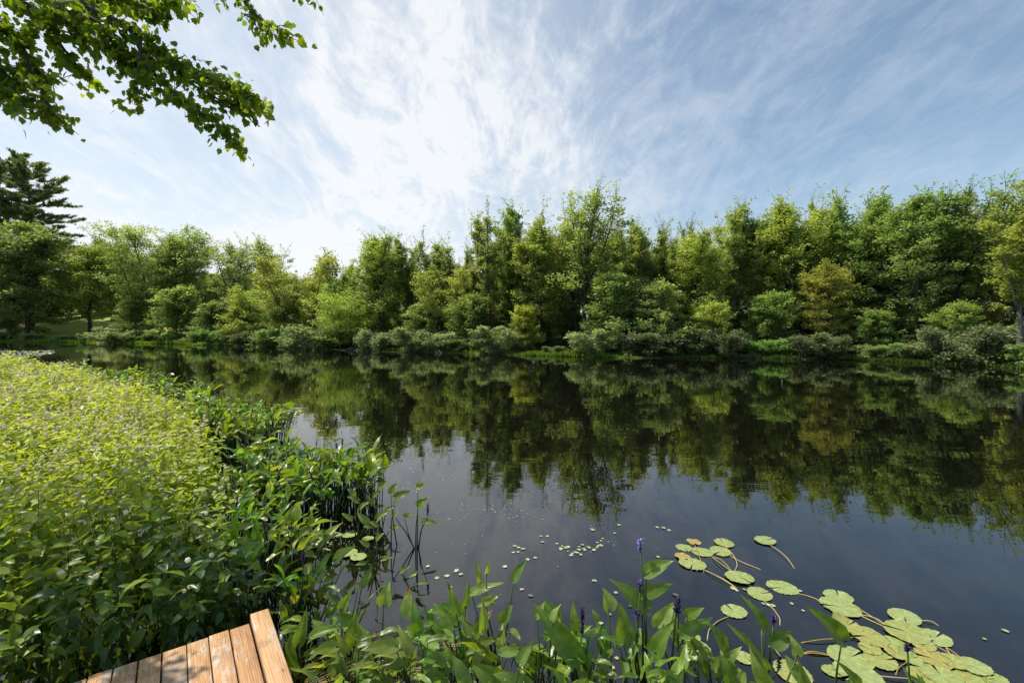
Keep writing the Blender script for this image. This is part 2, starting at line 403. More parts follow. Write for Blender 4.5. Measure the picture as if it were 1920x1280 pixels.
def make_tree(name, label, H, R, hb, nb=44, stems=1, up=(0.35, 1.3), leaf=0.22, per=26, prof='oval', tw=8, sparse=0.0, mat='tree_leaf', barkm='bark', lean=(0, 0), seed=1, spread=0.30, trunk_r=None, cat='tree', droop=0.0, coleaders=3, names=('trunk', 'crown')):
    r = random.Random(seed); g = np.random.default_rng(seed)
    wood, lf = MB(), MB()
    tr = trunk_r or 0.011 * H + 0.03
    leaders = []
    if stems == 1:
        pts = polyline((0, 0, -0.3), (lean[0], lean[1], 1), H * 0.97, 9, (0, 0, 0.2), 0.035, r)
        leaders.append((pts, tr, 1.0))
        for q_ in range(coleaders):
            s0 = r.uniform(.30, .62) * 9; k0 = int(s0); p0 = pts[k0] + (pts[k0 + 1] - pts[k0]) * (s0 - k0)
            a = q_ * 2.4 + r.uniform(-.5, .5) + seed; sp = r.uniform(.25, .5)
            leaders.append((polyline(p0, (sp * math.cos(a), sp * math.sin(a), 1), (H * r.uniform(.82, .97) - p0[2]), 9, (0, 0, .5), .04, r), tr * .5, .62))
    else:
        for s in range(stems):
            a = s * 2 * PI / stems + r.uniform(-.4, .4); sp = r.uniform(.18, .42) * spread / .3
            pts = polyline((0.1 * math.cos(a), .1 * math.sin(a), -0.3), (lean[0] + sp * math.cos(a), lean[1] + sp * math.sin(a), 1), H * r.uniform(.82, .99), 9, (0, 0, 0.35), 0.05, r)
            leaders.append((pts, tr * (0.8 if stems < 4 else .6), .72))
    def R_at(t):
        if prof == 'oval': return (math.sin(PI * min(1, max(0, (0.14 + 0.84 * t)))) ** 0.6) * (1 - .45 * t * t)
        if prof == 'cone': return max(0.12, (1 - t) ** 0.8)
        if prof == 'column': return 0.75 * (0.55 + 0.45 * math.sin(PI * min(1, t * 1.02))) * (1 if t < 0.85 else max(.25, (1 - t) / .15))
        if prof == 'vase': return 0.35 + 0.75 * math.sin(PI * min(1, t * 0.62 + .12)) ** 1.2 * (1 if t < .8 else max(.4, (1.1 - t) / .3))
        if prof == 'flat': return 0.6 + 0.4 * t
        return 1
    P, D, T = [], [], []
    def twig_leaves(pts, m, clump, rad):
        n = len(pts)
        t = g.random(m) ** 0.8 * (n - 1); k = np.minimum(t.astype(int), n - 2); f = (t - k)[:, None]
        base = pts[k] * (1 - f) + pts[k + 1] * f
        tn = unit(pts[k + 1] - pts[k])
        off = g.normal(0, 1, (m, 3)) * rad * np.array([1, 1, .75])
        P.append(base + off)
        D.append(unit(tn * .6 + unit(off) * .6 + g.normal(0, .45, (m, 3)) + np.array([0, 0, -.25 - droop])))
        T.append(np.clip(clump + g.normal(0, .16, m), 0, 1))
    for pts, r0, bl in leaders:
        per_l = int(nb * 1.25) if bl == 1.0 else max(10, int(nb * 1.5 / len(leaders)))
        hb_ = hb if (bl == 1.0 or stems > 1) else .12
        n = len(pts); rad = r0 * (1 - np.linspace(0, 1, n) * 0.88)
        wood.tube(pts, rad, 7)
        for b in range(per_l):
            t = (b + r.random()) / per_l
            h = hb_ + (1 - hb_) * t * 0.98
            s = h * (n - 1); k = min(int(s), n - 2); p0 = pts[k] * (1 - s + k) + pts[k + 1] * (s - k)
            a = b * 2.39996 + r.uniform(-.5, .5)
            ln = R * R_at(t) * r.uniform(.5, 1.2) * bl
            el = up[0] + (up[1] - up[0]) * t + r.uniform(-.2, .2)
            d = (math.cos(a) * math.cos(el), math.sin(a) * math.cos(el), math.sin(el))
            bp = polyline(p0, d, ln, 5, (0, 0, r.uniform(-.1, .6) - droop), 0.11, r)
            br = max(0.012, r0 * .42 * (1 - .75 * t))
            wood.tube(bp, br * (1 - np.linspace(0, .8, 6)), 4, cap=False)
            if r.random() < sparse: continue
            ntw = max(3, int(tw * (0.45 + 0.75 * ln / R)))
            cl = r.uniform(.15, .8)
            for w in range(ntw):
                u = r.uniform(.25, 1.0) * 5; k2 = min(int(u), 4); q0 = bp[k2] + (bp[k2 + 1] - bp[k2]) * (u - k2)
                dd = unit(bp[k2 + 1] - bp[k2]) + np.array([r.gauss(0, .75), r.gauss(0, .75), r.gauss(.22 - droop, .45)])
                tp = polyline(q0, dd, R * r.uniform(.12, .28), 3, (0, 0, .1), 0.12, r)
                if w % 3 == 0: wood.tube(tp, np.array([.5, .4, .3, .2]) * br * .6, 3, cap=False)
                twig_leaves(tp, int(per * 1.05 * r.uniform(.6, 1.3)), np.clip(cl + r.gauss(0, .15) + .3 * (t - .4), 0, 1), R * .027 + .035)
        for s in range(8 if bl == 1.0 else 4):                              # upright shoots that roughen the top
            tp = polyline(pts[-1 - (s % 3)], (r.gauss(0, .4), r.gauss(0, .4), 1), H * r.uniform(.07, .15) * (1 if s % 3 == 0 else 1.3), 3, (0, 0, .2), .08, r)
            wood.tube(tp, [.02, .015, .01, .006], 3, cap=False)
            twig_leaves(tp, int(per * .9), r.uniform(.4, .9), .075)
    P, D, T = np.concatenate(P), np.concatenate(D), np.concatenate(T)
    N = unit(np.array([0, 0, .7]) + g.normal(0, .7, P.shape))
    L = leaf * .80 * g.uniform(.6, 1.3, len(P))
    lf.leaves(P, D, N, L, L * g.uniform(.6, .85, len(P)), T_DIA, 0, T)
    root = thing(name, label, cat)
    wood.build(names[0], M[barkm], root, smooth=True); lf.build(names[1], M[mat], root)
    root['_h'] = float(max(P[:, 2].max(), 0.1)); root['_w'] = float(np.percentile(np.abs(P[:, :2]), 97) * 2)
    return root

def make_pine(name, label, H, R, hb, seed, nb=104):
    r = random.Random(seed); g = np.random.default_rng(seed); wood, lf = MB(), MB()
    pts = polyline((0, 0, -.3), (0, 0, 1), H * .98, 9, (0, 0, .2), .012, r); n = len(pts)
    wood.tube(pts, 0.014 * H * (1 - np.linspace(0, 1, n) * .9), 8)
    P, D, T = [], [], []
    for b in range(nb):
        t = (b + r.random()) / nb; h = hb + (1 - hb) * t * .99
        s = h * (n - 1); k = min(int(s), n - 2); p0 = pts[k] + (pts[k + 1] - pts[k]) * (s - k)
        a = b * 2.39996 + r.uniform(-.6, .6)
        ln = R * (0.34 + 0.80 * (1 - t) ** .75) * r.uniform(.5, 1.2) if t > .12 else R * r.uniform(.5, .9)
        el = -.12 + .65 * t ** 2 + r.uniform(-.24, .2)
        bp = polyline(p0, (math.cos(a) * math.cos(el), math.sin(a) * math.cos(el), math.sin(el)), ln, 6, (0, 0, .22), .06, r)
        wood.tube(bp, .05 * (1 - np.linspace(0, .8, 7)) * (1.2 - .7 * t), 4, cap=False)
        cl = r.uniform(.15, .75)
        for w in range(int(8 + ln * 2.4)):
            u = r.uniform(.22, 1.0) * 6; k2 = min(int(u), 5); q0 = bp[k2] + (bp[k2 + 1] - bp[k2]) * (u - k2)
            bd = unit(bp[k2 + 1] - bp[k2]); side = np.cross(bd, (0, 0, 1)) * r.choice((-1, 1))
            tl = r.uniform(.5, 1.3) * (1.2 - .5 * u / 6)
            tp = polyline(q0, bd * .8 + side * r.uniform(.2, .9) + np.array([0, 0, r.uniform(.05, .4)]), tl, 3, (0, 0, .25), .08, r)
            m = 40
            tt = g.random(m) * 3; kk = np.minimum(tt.astype(int), 2); f = (tt - kk)[:, None]
            base = tp[kk] * (1 - f) + tp[kk + 1] * f
            P.append(base + g.normal(0, .07, (m, 3))); D.append(unit(unit(tp[kk + 1] - tp[kk]) * .8 + g.normal(0, .5, (m, 3)) + np.array([0, 0, .25])))
            T.append(np.clip(cl + g.normal(0, .15, m), 0, 1))
    P, D, T = np.concatenate(P), np.concatenate(D), np.concatenate(T)
    N = unit(np.array([0, 0, 1.0]) + g.normal(0, .6, P.shape))
    lf.leaves(P, D, N, g.uniform(.28, .52, len(P)), g.uniform(.08, .13, len(P)), T_DIA, 0, T)
    root = thing(name, label, 'pine tree')
    wood.build('trunk', M['bark'], root, smooth=True); lf.build('crown', M['pine_leaf'], root)
    root['_h'] = float(P[:, 2].max()); root['_w'] = float(np.percentile(np.abs(P[:, :2]), 97) * 2)
    return root

def make_shrub(name, label, H, R, seed, n=9000, leaf=.09, mat='shrub_leaf', cat='shrub'):
    r = random.Random(seed); g = np.random.default_rng(seed); wood, lf = MB(), MB()
    P, D, T = [], [], []
    ns = 90
    for s in range(ns):
        a = r.uniform(0, 2 * PI); e = math.acos(r.uniform(0.02, 1)) ; rr = r.uniform(.72, 1.12)
        tip = np.array([R * math.sin(e) * math.cos(a) * rr, R * math.sin(e) * math.sin(a) * rr, H * (0.12 + .88 * math.cos(e)) * rr])
        b0 = np.array([tip[0] * .25, tip[1] * .25, 0])
        mid = (b0 + tip) / 2 + np.array([0, 0, .15 * H])
        pts = np.array([b0, mid, tip])
        if s % 2 == 0: wood.tube(pts, [.03, .02, .008], 3, cap=False)
        m = n // ns; t = 1 - g.random(m) ** 1.6 * .65
        base = np.where((t > .5)[:, None], mid + (tip - mid) * ((t - .5) * 2)[:, None], b0 + (mid - b0) * (t * 2)[:, None])
        off = g.normal(0, 1, (m, 3)) * (.12 * (R + H) / 2)
        P.append(base + off); D.append(unit(unit(off) + unit(tip) * .7 + np.array([0, 0, .1]) + g.normal(0, .4, (m, 3))))
        c = r.uniform(.2, .8); T.append(np.clip(c + g.normal(0, .18, m), 0, 1))
    P, D, T = np.concatenate(P), np.concatenate(D), np.concatenate(T)
    P[:, 2] = np.maximum(P[:, 2], .02)
    N = unit(np.array([0, 0, 1.0]) + g.normal(0, .6, P.shape))
    L = leaf * g.uniform(.6, 1.3, len(P))
    lf.leaves(P, D, N, L, L * .5, T_DIA, 0, T)
    root = thing(name, label, cat)
    wood.build('stem', M['bark'], root); lf.build('foliage', M[mat], root)
    root['_h'] = float(np.percentile(P[:, 2], 99)); root['_w'] = float(np.percentile(np.abs(P[:, :2]), 97) * 2)
    return root

protos = {
    'maple':  Pool(make_tree('maple_tree', '-', 14, 3.4, .22, nb=56, up=(.25, 1.25), seed=3, per=27)),
    'open':   Pool(make_tree('maple_tree', '-', 15, 3.3, .30, nb=46, up=(.45, 1.2), seed=8, per=22, sparse=.10, tw=7)),
    'slim':   Pool(make_tree('slender_tree', '-', 14, 2.1, .25, nb=50, up=(.5, 1.35), prof='column', seed=5, per=24, leaf=.2)),
    'slimB':  Pool(make_tree('slender_tree', '-', 14, 2.4, .34, nb=44, up=(.6, 1.3), prof='column', seed=15, per=24, leaf=.21, barkm='bark_pale')),
    'round':  Pool(make_tree('broadleaf_tree', '-', 10, 3.6, .20, nb=54, up=(.1, 1.2), seed=7, per=30)),
    'vase':   Pool(make_tree('broadleaf_tree', '-', 15, 4.3, .34, nb=100, stems=4, up=(.4, 1.2), prof='vase', seed=12, per=27)),
    'multi':  Pool(make_tree('broadleaf_tree', '-', 9, 3.3, .22, nb=60, stems=5, up=(.2, 1.1), prof='oval', seed=21, per=28, spread=.5)),
    'dense':  Pool(make_tree('broadleaf_tree', '-', 15, 3.2, .10, nb=74, up=(.15, 1.2), prof='cone', seed=25, per=30)),
    'big':    Pool(make_tree('broadleaf_tree', '-', 15, 4.0, .26, nb=60, up=(.2, 1.2), seed=31, per=32, leaf=.26, barkm='bark_pale')),
    'under':  Pool(make_tree('young_tree', '-', 6, 2.3, .08, nb=40, up=(.1, 1.1), seed=41, per=26, leaf=.19)),
    'weep':   Pool(make_tree('leaning_tree', '-', 7, 4.2, .12, nb=56, stems=3, up=(.1, .9), prof='flat', seed=45, per=28, lean=(.1, -.25), droop=.12, leaf=.2)),
    'spire':  Pool(make_tree('slender_tree', '-', 14, 1.5, .18, nb=54, up=(.6, 1.3), prof='cone', seed=51, per=22, leaf=.18)),
}
pines = [Pool(make_pine('pine_tree', '-', 32, 8.5, .22, 61)), Pool(make_pine('pine_tree', '-', 31, 8.0, .2, 66))]
shrubs = [Pool(make_tree('shrub', '-', h_, r_, .03, nb=n_, stems=6, up=(.0, 1.0), prof='oval', seed=sd_, per=26, leaf=.13, spread=sp_, mat='shrub_leaf', cat='shrub', trunk_r=.03, names=('stem', 'foliage'))) for h_, r_, n_, sd_, sp_ in ((1.9, 1.15, 66, 71, .7), (2.3, 1.0, 60, 73, .5), (1.6, 1.3, 66, 77, .9))]

def plant_tree(kind, px, back, top, wpx, label, color=(1, 1, 1), group=None, rot=None, dy=0, cat=None, name=None, pool=None):
    p = pool or protos[kind]
    Y = shore_Y(px) + back; X = (px - CX) * Y / F; z = gz(X, Y)
    zt = HC + (V0 - top) * Y / F
    sz = (zt - z) / p.root['_h']; sx = (wpx * Y / F) / p.root['_w']
    sx = min(max(sx, sz * .5), sz * 1.5)
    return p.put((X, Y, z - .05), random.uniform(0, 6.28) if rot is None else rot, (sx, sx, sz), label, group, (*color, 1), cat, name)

Y_ = (1.12, 1.08, .8); G_ = (1, 1, 1); DK = (.74, .82, .82); OL = (1.12, 1.03, .74); PALE = (1.06, 1.08, 1.12); BR = (1.2, 1.2, .88)
hero = [
 # kind, px, setback, top, width px, label, colour
 ('round', 52, 3, 412, 175, 'dark broadleaf tree with a dense rounded crown below the two pines', DK),
 ('big', -60, 3, 420, 190, 'dark broadleaf tree cut by the left frame edge below the pines', DK),
 ('round', 168, 12, 455, 125, 'small round yellow-green tree on a single dark trunk on the sunny lawn', (1.12, 1.1, .8)),
 ('maple', 212, 34, 436, 120, 'dark tree on the slope showing behind the small round lawn tree', DK),
 ('vase', 292, 9, 411, 180, 'vase-shaped tree on a dark forked trunk right of the lawn', (.95, 1.05, .9)),
 ('maple', 352, 14, 436, 110, 'medium green tree touching the right side of the vase-shaped tree', G_),
 ('open', 442, 6, 441, 112, 'tall tree with a ragged crown left of the airy silvery tree', G_),
 ('open', 512, 24, 446, 88, 'airy silvery tree whose sparse crown stands out behind the others', PALE),
 ('multi', 572, 4, 466, 150, 'olive-yellow many-stemmed tree leaning out over the shore', OL),
 ('slim', 655, 12, 478, 70, 'small spiky tree in the low dip of the skyline', (1.1, 1.05, .8)),
 ('weep', 640, 1.5, 530, 165, 'low bright green tree drooping its branches to the water by the fallen log', (1.1, 1.2, .8)),
 ('maple', 716, 4, 424, 128, 'bushy tree with a spiky top above the fallen log', (1.05, 1.1, .8)),
 ('slim', 772, 9, 432, 80, 'slender tree right behind the bushy spiky-topped tree', G_),
 ('slimB', 828, 13, 442, 80, 'pale slender tree in the middle of the skyline gap', PALE),
 ('spire', 877, 14, 446, 45, 'thin dark spire-topped tree beside the pale slender tree', DK),
 ('multi', 830, 5, 492, 120, 'yellow-green rounded tree below the pale slender tree', Y_),
 ('slim', 928, 4, 386, 100, 'first tall tree of the middle clump with three ragged peaks', G_),
 ('slimB', 974, 6, 371, 82, 'narrow tall tree with a pointed tip in the middle clump', (.9, 1, .95)),
 ('maple', 1012, 5, 408, 95, 'shorter full tree filling the right side of the middle clump', (1.1, 1.1, .85)),
 ('open', 1090, 4, 352, 145, 'tallest open-crowned tree in the middle with its forked trunk showing', (1.05, 1.1, .95)),
 ('spire', 1160, 8, 394, 60, 'narrow pointed tree right of the tallest open-crowned tree', PALE),
 ('slimB', 1203, 7, 405, 95, 'pale green tree with a broad feathery top right of centre', PALE),
 ('spire', 1250, 9, 400, 50, 'thin feathery spire beside the dark pointed spire', G_),
 ('spire', 1292, 14, 392, 48, 'dark pointed spire peeking over the bright yellow-green tree', DK),
 ('maple', 1312, 4, 414, 130, 'bright yellow-green tree in front of the dark pointed spire', BR),
 ('slimB', 1373, 7, 374, 105, 'tall feathery pale tree right of the bright yellow-green tree', PALE),
 ('maple', 1442, 7, 388, 95, 'mid green tree over the gap of dark bare trunks', (.95, 1, .9)),
 ('maple', 1492, 6, 360, 115, 'broad bright green tree above the rust-tinted tree to its left', BR),
 ('slim', 1538, 8, 350, 80, 'tall bright tree with upright shoots beside the dense pointed tree', (1.2, 1.2, .8)),
 ('dense', 1622, 6, 338, 135, 'dense pointed dark green tree above the rust-tinted tree', (.8, .95, .85)),
 ('maple', 1558, 2.2, 480, 165, 'rust and orange tinted tree standing on the water edge', (1.16, 1.0, .74)),
 ('big', 1712, 6, 352, 125, 'big-leaved tree with knobbly twigs against the sky at right', (.82, .95, .9)),
 ('open', 1790, 7, 346, 120, 'dark knobbly-topped tree second from the right edge skyline', (.8, .92, .85)),
 ('open', 1862, 6, 318, 150, 'highest airy tree near the right edge of the wood', (.95, 1, .9)),
 ('slimB', 1912, 4, 372, 120, 'yellow-green tree on a pale straight trunk at the right edge', (1.2, 1.15, .8)),
 ('under', 1330, 1.2, 560, 130, 'low yellow-green tree leaning over the shore below the bright tree', BR),
 ('under', 985, 1.4, 566, 50, 'little bright yellow sapling below the middle clump', (1.4, 1.3, .7)),
 ('under', 1640, 1.5, 575, 120, 'dark green young tree beside the rust-tinted tree', (.8, .95, .8)),
 ('under', 1240, 2, 520, 110, 'grey-green young tree in front of the feathery trees', PALE),
 ('under', 1160, 2, 500, 110, 'dim green young tree beside the tallest open tree', (.85, .95, .9)),
 ('under', 790, 2.2, 560, 105, 'grey-green young tree behind the round shore shrubs', (.9, .95, .95)),
 ('under', 880, 2.4, 545, 115, 'dusky young tree filling the shade of the middle clump', (.75, .85, .8)),
 ('under', 1440, 2.4, 540, 80, 'leafy young tree beside the dark bare trunks', (.85, 1, .8)),
 ('under', 1790, 1.6, 560, 110, 'dull green young tree with horizontal sprays near the right', (.9, 1, .8)),
 ('under', 460, 3, 545, 110, 'yellow-green young tree on the left shore below the ragged tree', Y_),
 ('under', 395, 3.5, 560, 90, 'dark young tree between the vase-shaped tree and the ragged tree', DK),
 ('under', 252, 5, 556, 70, 'leafy young tree between the small round lawn tree and the vase-shaped tree', G_),
 ('under', 330, 4, 530, 110, 'broad young tree under the right half of the vase-shaped tree', (.9, 1, .9)),
 ('under', 545, 3, 540, 100, 'young tree under the olive-yellow leaning tree', G_),
 ('under', 20, 3, 520, 130, 'dark leafy young tree at the foot of the pines by the frame edge', DK),
 ('multi', 505, 5, 520, 100, 'fresh green many-stemmed tree below the airy silvery tree', (1.1, 1.15, .8)),
]
for h in hero:
    plant_tree(h[0], h[1], h[2], h[3], h[4], h[5], h[6])
for pl, (px, back, top, w, label) in zip(pines, [(6, 20, 280, 190, 'tall white pine with layered boughs cut by the left frame edge'), (58, 17, 294, 165, 'tall white pine with boughs reaching right over the lawn')]):
    plant_tree('', px, back, top, w, label, (1, 1, 1), pool=pl)
# the wood behind the front row
r = random.Random(5)
kinds = ['slim', 'maple', 'slimB', 'dense', 'open']
px = -120
while px < 2250:
    w = r.uniform(60, 95)
    sky = float(np.interp(px, [-120, 100, 200, 300, 400, 620, 720, 880, 930, 1090, 1200, 1300, 1500, 1620, 1900, 2300], [440, 470, 460, 455, 475, 510, 465, 475, 430, 405, 440, 430, 395, 385, 375, 360]))
    left = px < 600
    if not (90 < px < 260):
        plant_tree(r.choice(kinds), px, r.uniform(10, 18) if not left else r.uniform(22, 34), sky + r.uniform(0, 35), w,
                   'one of the slender trees crowded in the shade behind the front row of the wood', tuple(c * r.uniform(.78, 1.0) for c in (1, 1.03, .95)), 'shaded trees of the wood behind the shore', cat='tree')
    px += w * .45
for px in np.arange(640, 2060, 40):
    sky = float(np.interp(px, [600, 720, 880, 930, 1090, 1200, 1300, 1500, 1620, 1900, 2300], [505, 460, 465, 410, 400, 425, 412, 385, 375, 360, 350]))
    plant_tree(r.choice(['slim', 'spire', 'slimB', 'slimB', 'open']), px + r.uniform(-14, 14), r.uniform(6.0, 10), sky + r.uniform(5, 60), r.uniform(50, 80),
               'one of the thin dim understorey trees standing among the front trunks', tuple(c * r.uniform(.8, 1.05) for c in (1, 1.03, .95)), 'dim understorey trees among the front trunks', cat='tree')
for row, (b0, b1) in enumerate(((20, 28), (34, 44))):
    px = -200 + 30 * row
    while px < 2300:
        w = r.uniform(85, 130)
        sky = float(np.interp(px, [-120, 60, 100, 200, 300, 400, 620, 720, 880, 930, 1090, 1200, 1300, 1500, 1620, 1900, 2300], [450, 470, 470, 455, 460, 480, 515, 490, 490, 450, 430, 455, 445, 410, 400, 390, 380]))
        far = 40 if px < 620 else 0
        plant_tree(r.choice(['maple', 'round', 'dense', 'big']), px, r.uniform(b0, b1) + far, sky + r.uniform(8, 45), w,
                   'one of the slender trees crowded in the shade behind the front row of the wood' if px > 620 else 'one of the trees closing the view behind the lawn slope on the left', tuple(c * r.uniform(.78, 1.0) for c in (1, 1.03, .95)),
                   'shaded trees of the wood behind the shore' if px > 620 else 'trees closing the view behind the lawn', cat='tree')
        px += w * .7
for px in np.arange(-60, 640, 30):
    plant_tree('under', px + r.uniform(-10, 10), r.uniform(24, 34) if not 70 < px < 270 else r.uniform(44, 54), r.uniform(500, 550), r.uniform(60, 90),
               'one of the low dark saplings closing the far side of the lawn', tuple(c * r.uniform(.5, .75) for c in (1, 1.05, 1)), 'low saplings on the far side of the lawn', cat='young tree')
for px in np.arange(640, 2000, 34):
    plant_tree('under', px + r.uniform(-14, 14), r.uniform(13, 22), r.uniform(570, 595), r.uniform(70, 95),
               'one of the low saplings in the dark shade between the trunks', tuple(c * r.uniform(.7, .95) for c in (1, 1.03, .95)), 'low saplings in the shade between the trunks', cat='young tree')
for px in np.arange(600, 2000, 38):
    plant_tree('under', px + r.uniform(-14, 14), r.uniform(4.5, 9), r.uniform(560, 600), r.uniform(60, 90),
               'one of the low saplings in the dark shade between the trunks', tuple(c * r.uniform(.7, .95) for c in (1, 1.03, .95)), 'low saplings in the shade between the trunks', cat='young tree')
# shoreline shrubs
shr = [(122, 622, 100), (172, 620, 90), (222, 612, 110), (262, 618, 90), (318, 612, 100), (352, 622, 90), (402, 610, 95), (436, 606, 80), (486, 608, 100), (522, 602, 95), (556, 612, 80), (600, 602, 100), (742, 618, 70),
       (787, 613, 92), (838, 622, 85), (872, 618, 65), (932, 610, 96), (968, 628, 50), (1040, 626, 70), (1112, 616, 100), (1168, 628, 70), (1218, 620, 90), (1262, 614, 90), (1300, 622, 90), (1352, 612, 100), (1400, 632, 70), (1442, 628, 90), (1492, 628, 90), (1535, 622, 95),
       (1590, 628, 100), (1648, 634, 90), (1696, 636, 90), (1752, 632, 100), (1808, 606, 115), (1856, 636, 90), (1905, 632, 100), (60, 622, 110), (-10, 620, 120), (700, 615, 70), (1990, 620, 130)]
left_words = ['below the pines', 'at the left end of the sunny lawn', 'in front of the lawn', 'below the round lawn tree', 'below the vase-shaped tree', 'right of the forked trunk']
notes = {932: 'round grey-green shrub standing forward beside the bright grass strip', 787: 'broad round pale shrub left of the grey shrub pair', 838: 'low pale shrub between the two round shore shrubs', 1808: 'pale spreading shrub with lit top near the right end of the shore',
         222: 'whitish-green shrub with bleached leaves in front of the lawn', 1112: 'grey-green shrub behind the bright grass strip', 1352: 'dark-based shrub below the low yellow-green leaning tree', 1218: 'pale shrub at the right end of the bright grass strip',
         1535: 'grey-green shrub below the rust-tinted tree', 700: 'small shrub behind the fallen log', 600: 'green shrub left of the drooping tree'}
for n, (px, top, w) in enumerate(shr):
    p = shrubs[n % 3]; Y = shore_Y(px) + (r.uniform(-.5, .3) if px in notes else r.uniform(.2, 1.6)); X = (px - CX) * Y / F; z = max(-.05, gz(X, Y))
    H = HC + (V0 - top) * Y / F - z
    H = H if px in notes else H * r.uniform(.45, .9); sz = max(.4, H / p.root['_h']); sx = w * r.uniform(.85, 1.2) * Y / F / p.root['_w']; sx = min(max(sx, sz * .7), sz * 1.8)
    c = r.uniform(.55, 1.1) if px not in notes else (r.uniform(.9, 1.1) if px < 1150 else r.uniform(.55, .75)); pale = lab_pale = px in notes or r.random() < .25
    lab = notes.get(px); grp = None
    if lab is None:
        lab = 'one of the grey-green bushes merging into a hedge along the left shore' if px < 640 else 'one of the grey-green bushes crowding the water edge of the wood'
        grp = 'shore bushes on the left' if px < 640 else 'shore bushes below the wood'
    p.put((X, Y, z - .05), r.uniform(0, 6.28), (sx, sx, sz), lab, grp, (c * (1.0 if pale else r.uniform(.72, .9)), c, c * (1.0 if pale else r.uniform(.5, .75)), 1))

# ------------------------------------------------------------------ grass along the far shore, floating mats, fallen log
def blades(n, pxr, off, hgt, wid, seed, name, label, tint=(.2, .9)):
    g = np.random.default_rng(seed); mbb = MB()
    px = g.uniform(*pxr, n); o = g.uniform(*off, n)
    Y = np.array([shore_Y(v) for v in px]) + o; X = (px - CX) * Y / F
    z = np.maximum(ground_z(np.stack([X, Y], 1)), -.02)
    taper = 1 - .8 * np.abs((px - (pxr[0] + pxr[1]) / 2) / (pxr[1] - pxr[0]) * 2) ** 3
    rag = taper * (vnoise(np.stack([X, Y], 1), .6, seed) * .9 + .35)
    D = unit(np.stack([g.normal(0, .32, n), g.normal(0, .32, n), np.ones(n)], 1)); N = unit(np.stack([g.normal(0, 1, n), g.normal(-.4, 1, n), g.normal(0, .2, n)], 1))
    mbb.leaves(np.stack([X, Y, z], 1), D, N, g.uniform(*hgt, n) * rag, wid, T_DIA, 0, g.uniform(*tint, n), curl=g.uniform(0, .3, n))
    return tag(mbb.build(name, M['grass']), label, 'grass', kind='stuff')
blades(7000, (950, 1240), (-2.0, .6), (.25, .62), .05, 91, 'shore_grass', 'bright green grass strip on the far shore right of the round shrub', (.4, 1))
blades(9000, (-60, 640), (-1.4, .8), (.3, .8), .11, 92, 'shore_grass', 'sedge and low green growth along the left far shore', (.4, 1))
blades(9000, (1215, 2050), (-1.2, .6), (.2, .5), .05, 93, 'shore_grass', 'dull low growth along the right far shore', (.0, .25))
blades(3500, (640, 962), (-1.2, .5), (.25, .55), .06, 94, 'shore_grass', 'thin sedge along the middle far shore', (.5, 1))

def floating_mat(pts, wid, name, label, seed, tint=(.2, .8)):
    g = np.random.default_rng(seed); mbb = MB()
    pts = np.array([on_water(*p)[:2] for p in pts]); n = len(pts)
    t = np.linspace(0, n - 1, 60); c = np.stack([np.interp(t, range(n), pts[:, k]) for k in (0, 1)], 1)
    tn = unit(np.gradient(c, axis=0)); nr = np.stack([-tn[:, 1], tn[:, 0]], 1)
    w = wid * np.sin(np.linspace(.05, PI - .05, 60)) * g.uniform(.5, 1.2, 60)
    a = c + nr * w[:, None]; b = c - nr * (w * g.uniform(.4, 1, 60))[:, None]
    V = np.concatenate([np.column_stack([a, np.full(60, .012)]), np.column_stack([b, np.full(60, .012)])])
    k = np.arange(59); mbb.add(V, np.stack([k + 60, k + 61, k + 1, k], 1), 0, g.uniform(*tint, 120))
    return tag(mbb.build(name, M['speck']), label, 'floating mat')
floating_mat([(695, 659), (760, 660), (880, 663), (1022, 667)], .22, 'floating_mat', 'thin pale line of floating scum in front of the round shore shrubs', 1)
floating_mat([(255, 643.5), (380, 645.5), (500, 650), (610, 655)], .5, 'floating_mat', 'long pale floating mat line along the left far shore', 2)
floating_mat([(1735, 680), (1790, 680.5), (1845, 682)], .16, 'floating_mat', 'short tan floating mat near the right shore', 3)
floating_mat([(1440, 671.5), (1500, 673), (1560, 674)], .1, 'floating_mat', 'faint tan floating mat below the rust-tinted tree', 4)

lg = thing('fallen_log', 'dark fallen branch lying at the water edge below the drooping tree', 'log', on_water(668, 657))
o = np.array(lg.location); mb = MB()
def lpt(px, py, dY): 
    w = on_water(px, 657); Y = w[1] + dY; return at(px, py, Y) - o
mb.tube([lpt(690, 650, .6), lpt(675, 653, .3), lpt(655, 655, 0), lpt(640, 657.5, -.1)], [.13, .12, .1, .05], 6)
mb.build('trunk', M['bark'], lg, smooth=True)
for a in ([lpt(668, 654, .2), lpt(660, 652, 0), lpt(646, 656, -.1)], [lpt(690, 650, .6), lpt(682, 643, .4), lpt(672, 638, .5)], [lpt(676, 653, .3), lpt(662, 658, -.4), lpt(652, 660, -.6)]):
    m2 = MB(); m2.tube(a, [.06, .05, .03], 5); m2.build('limb', M['bark'], lg, smooth=True)

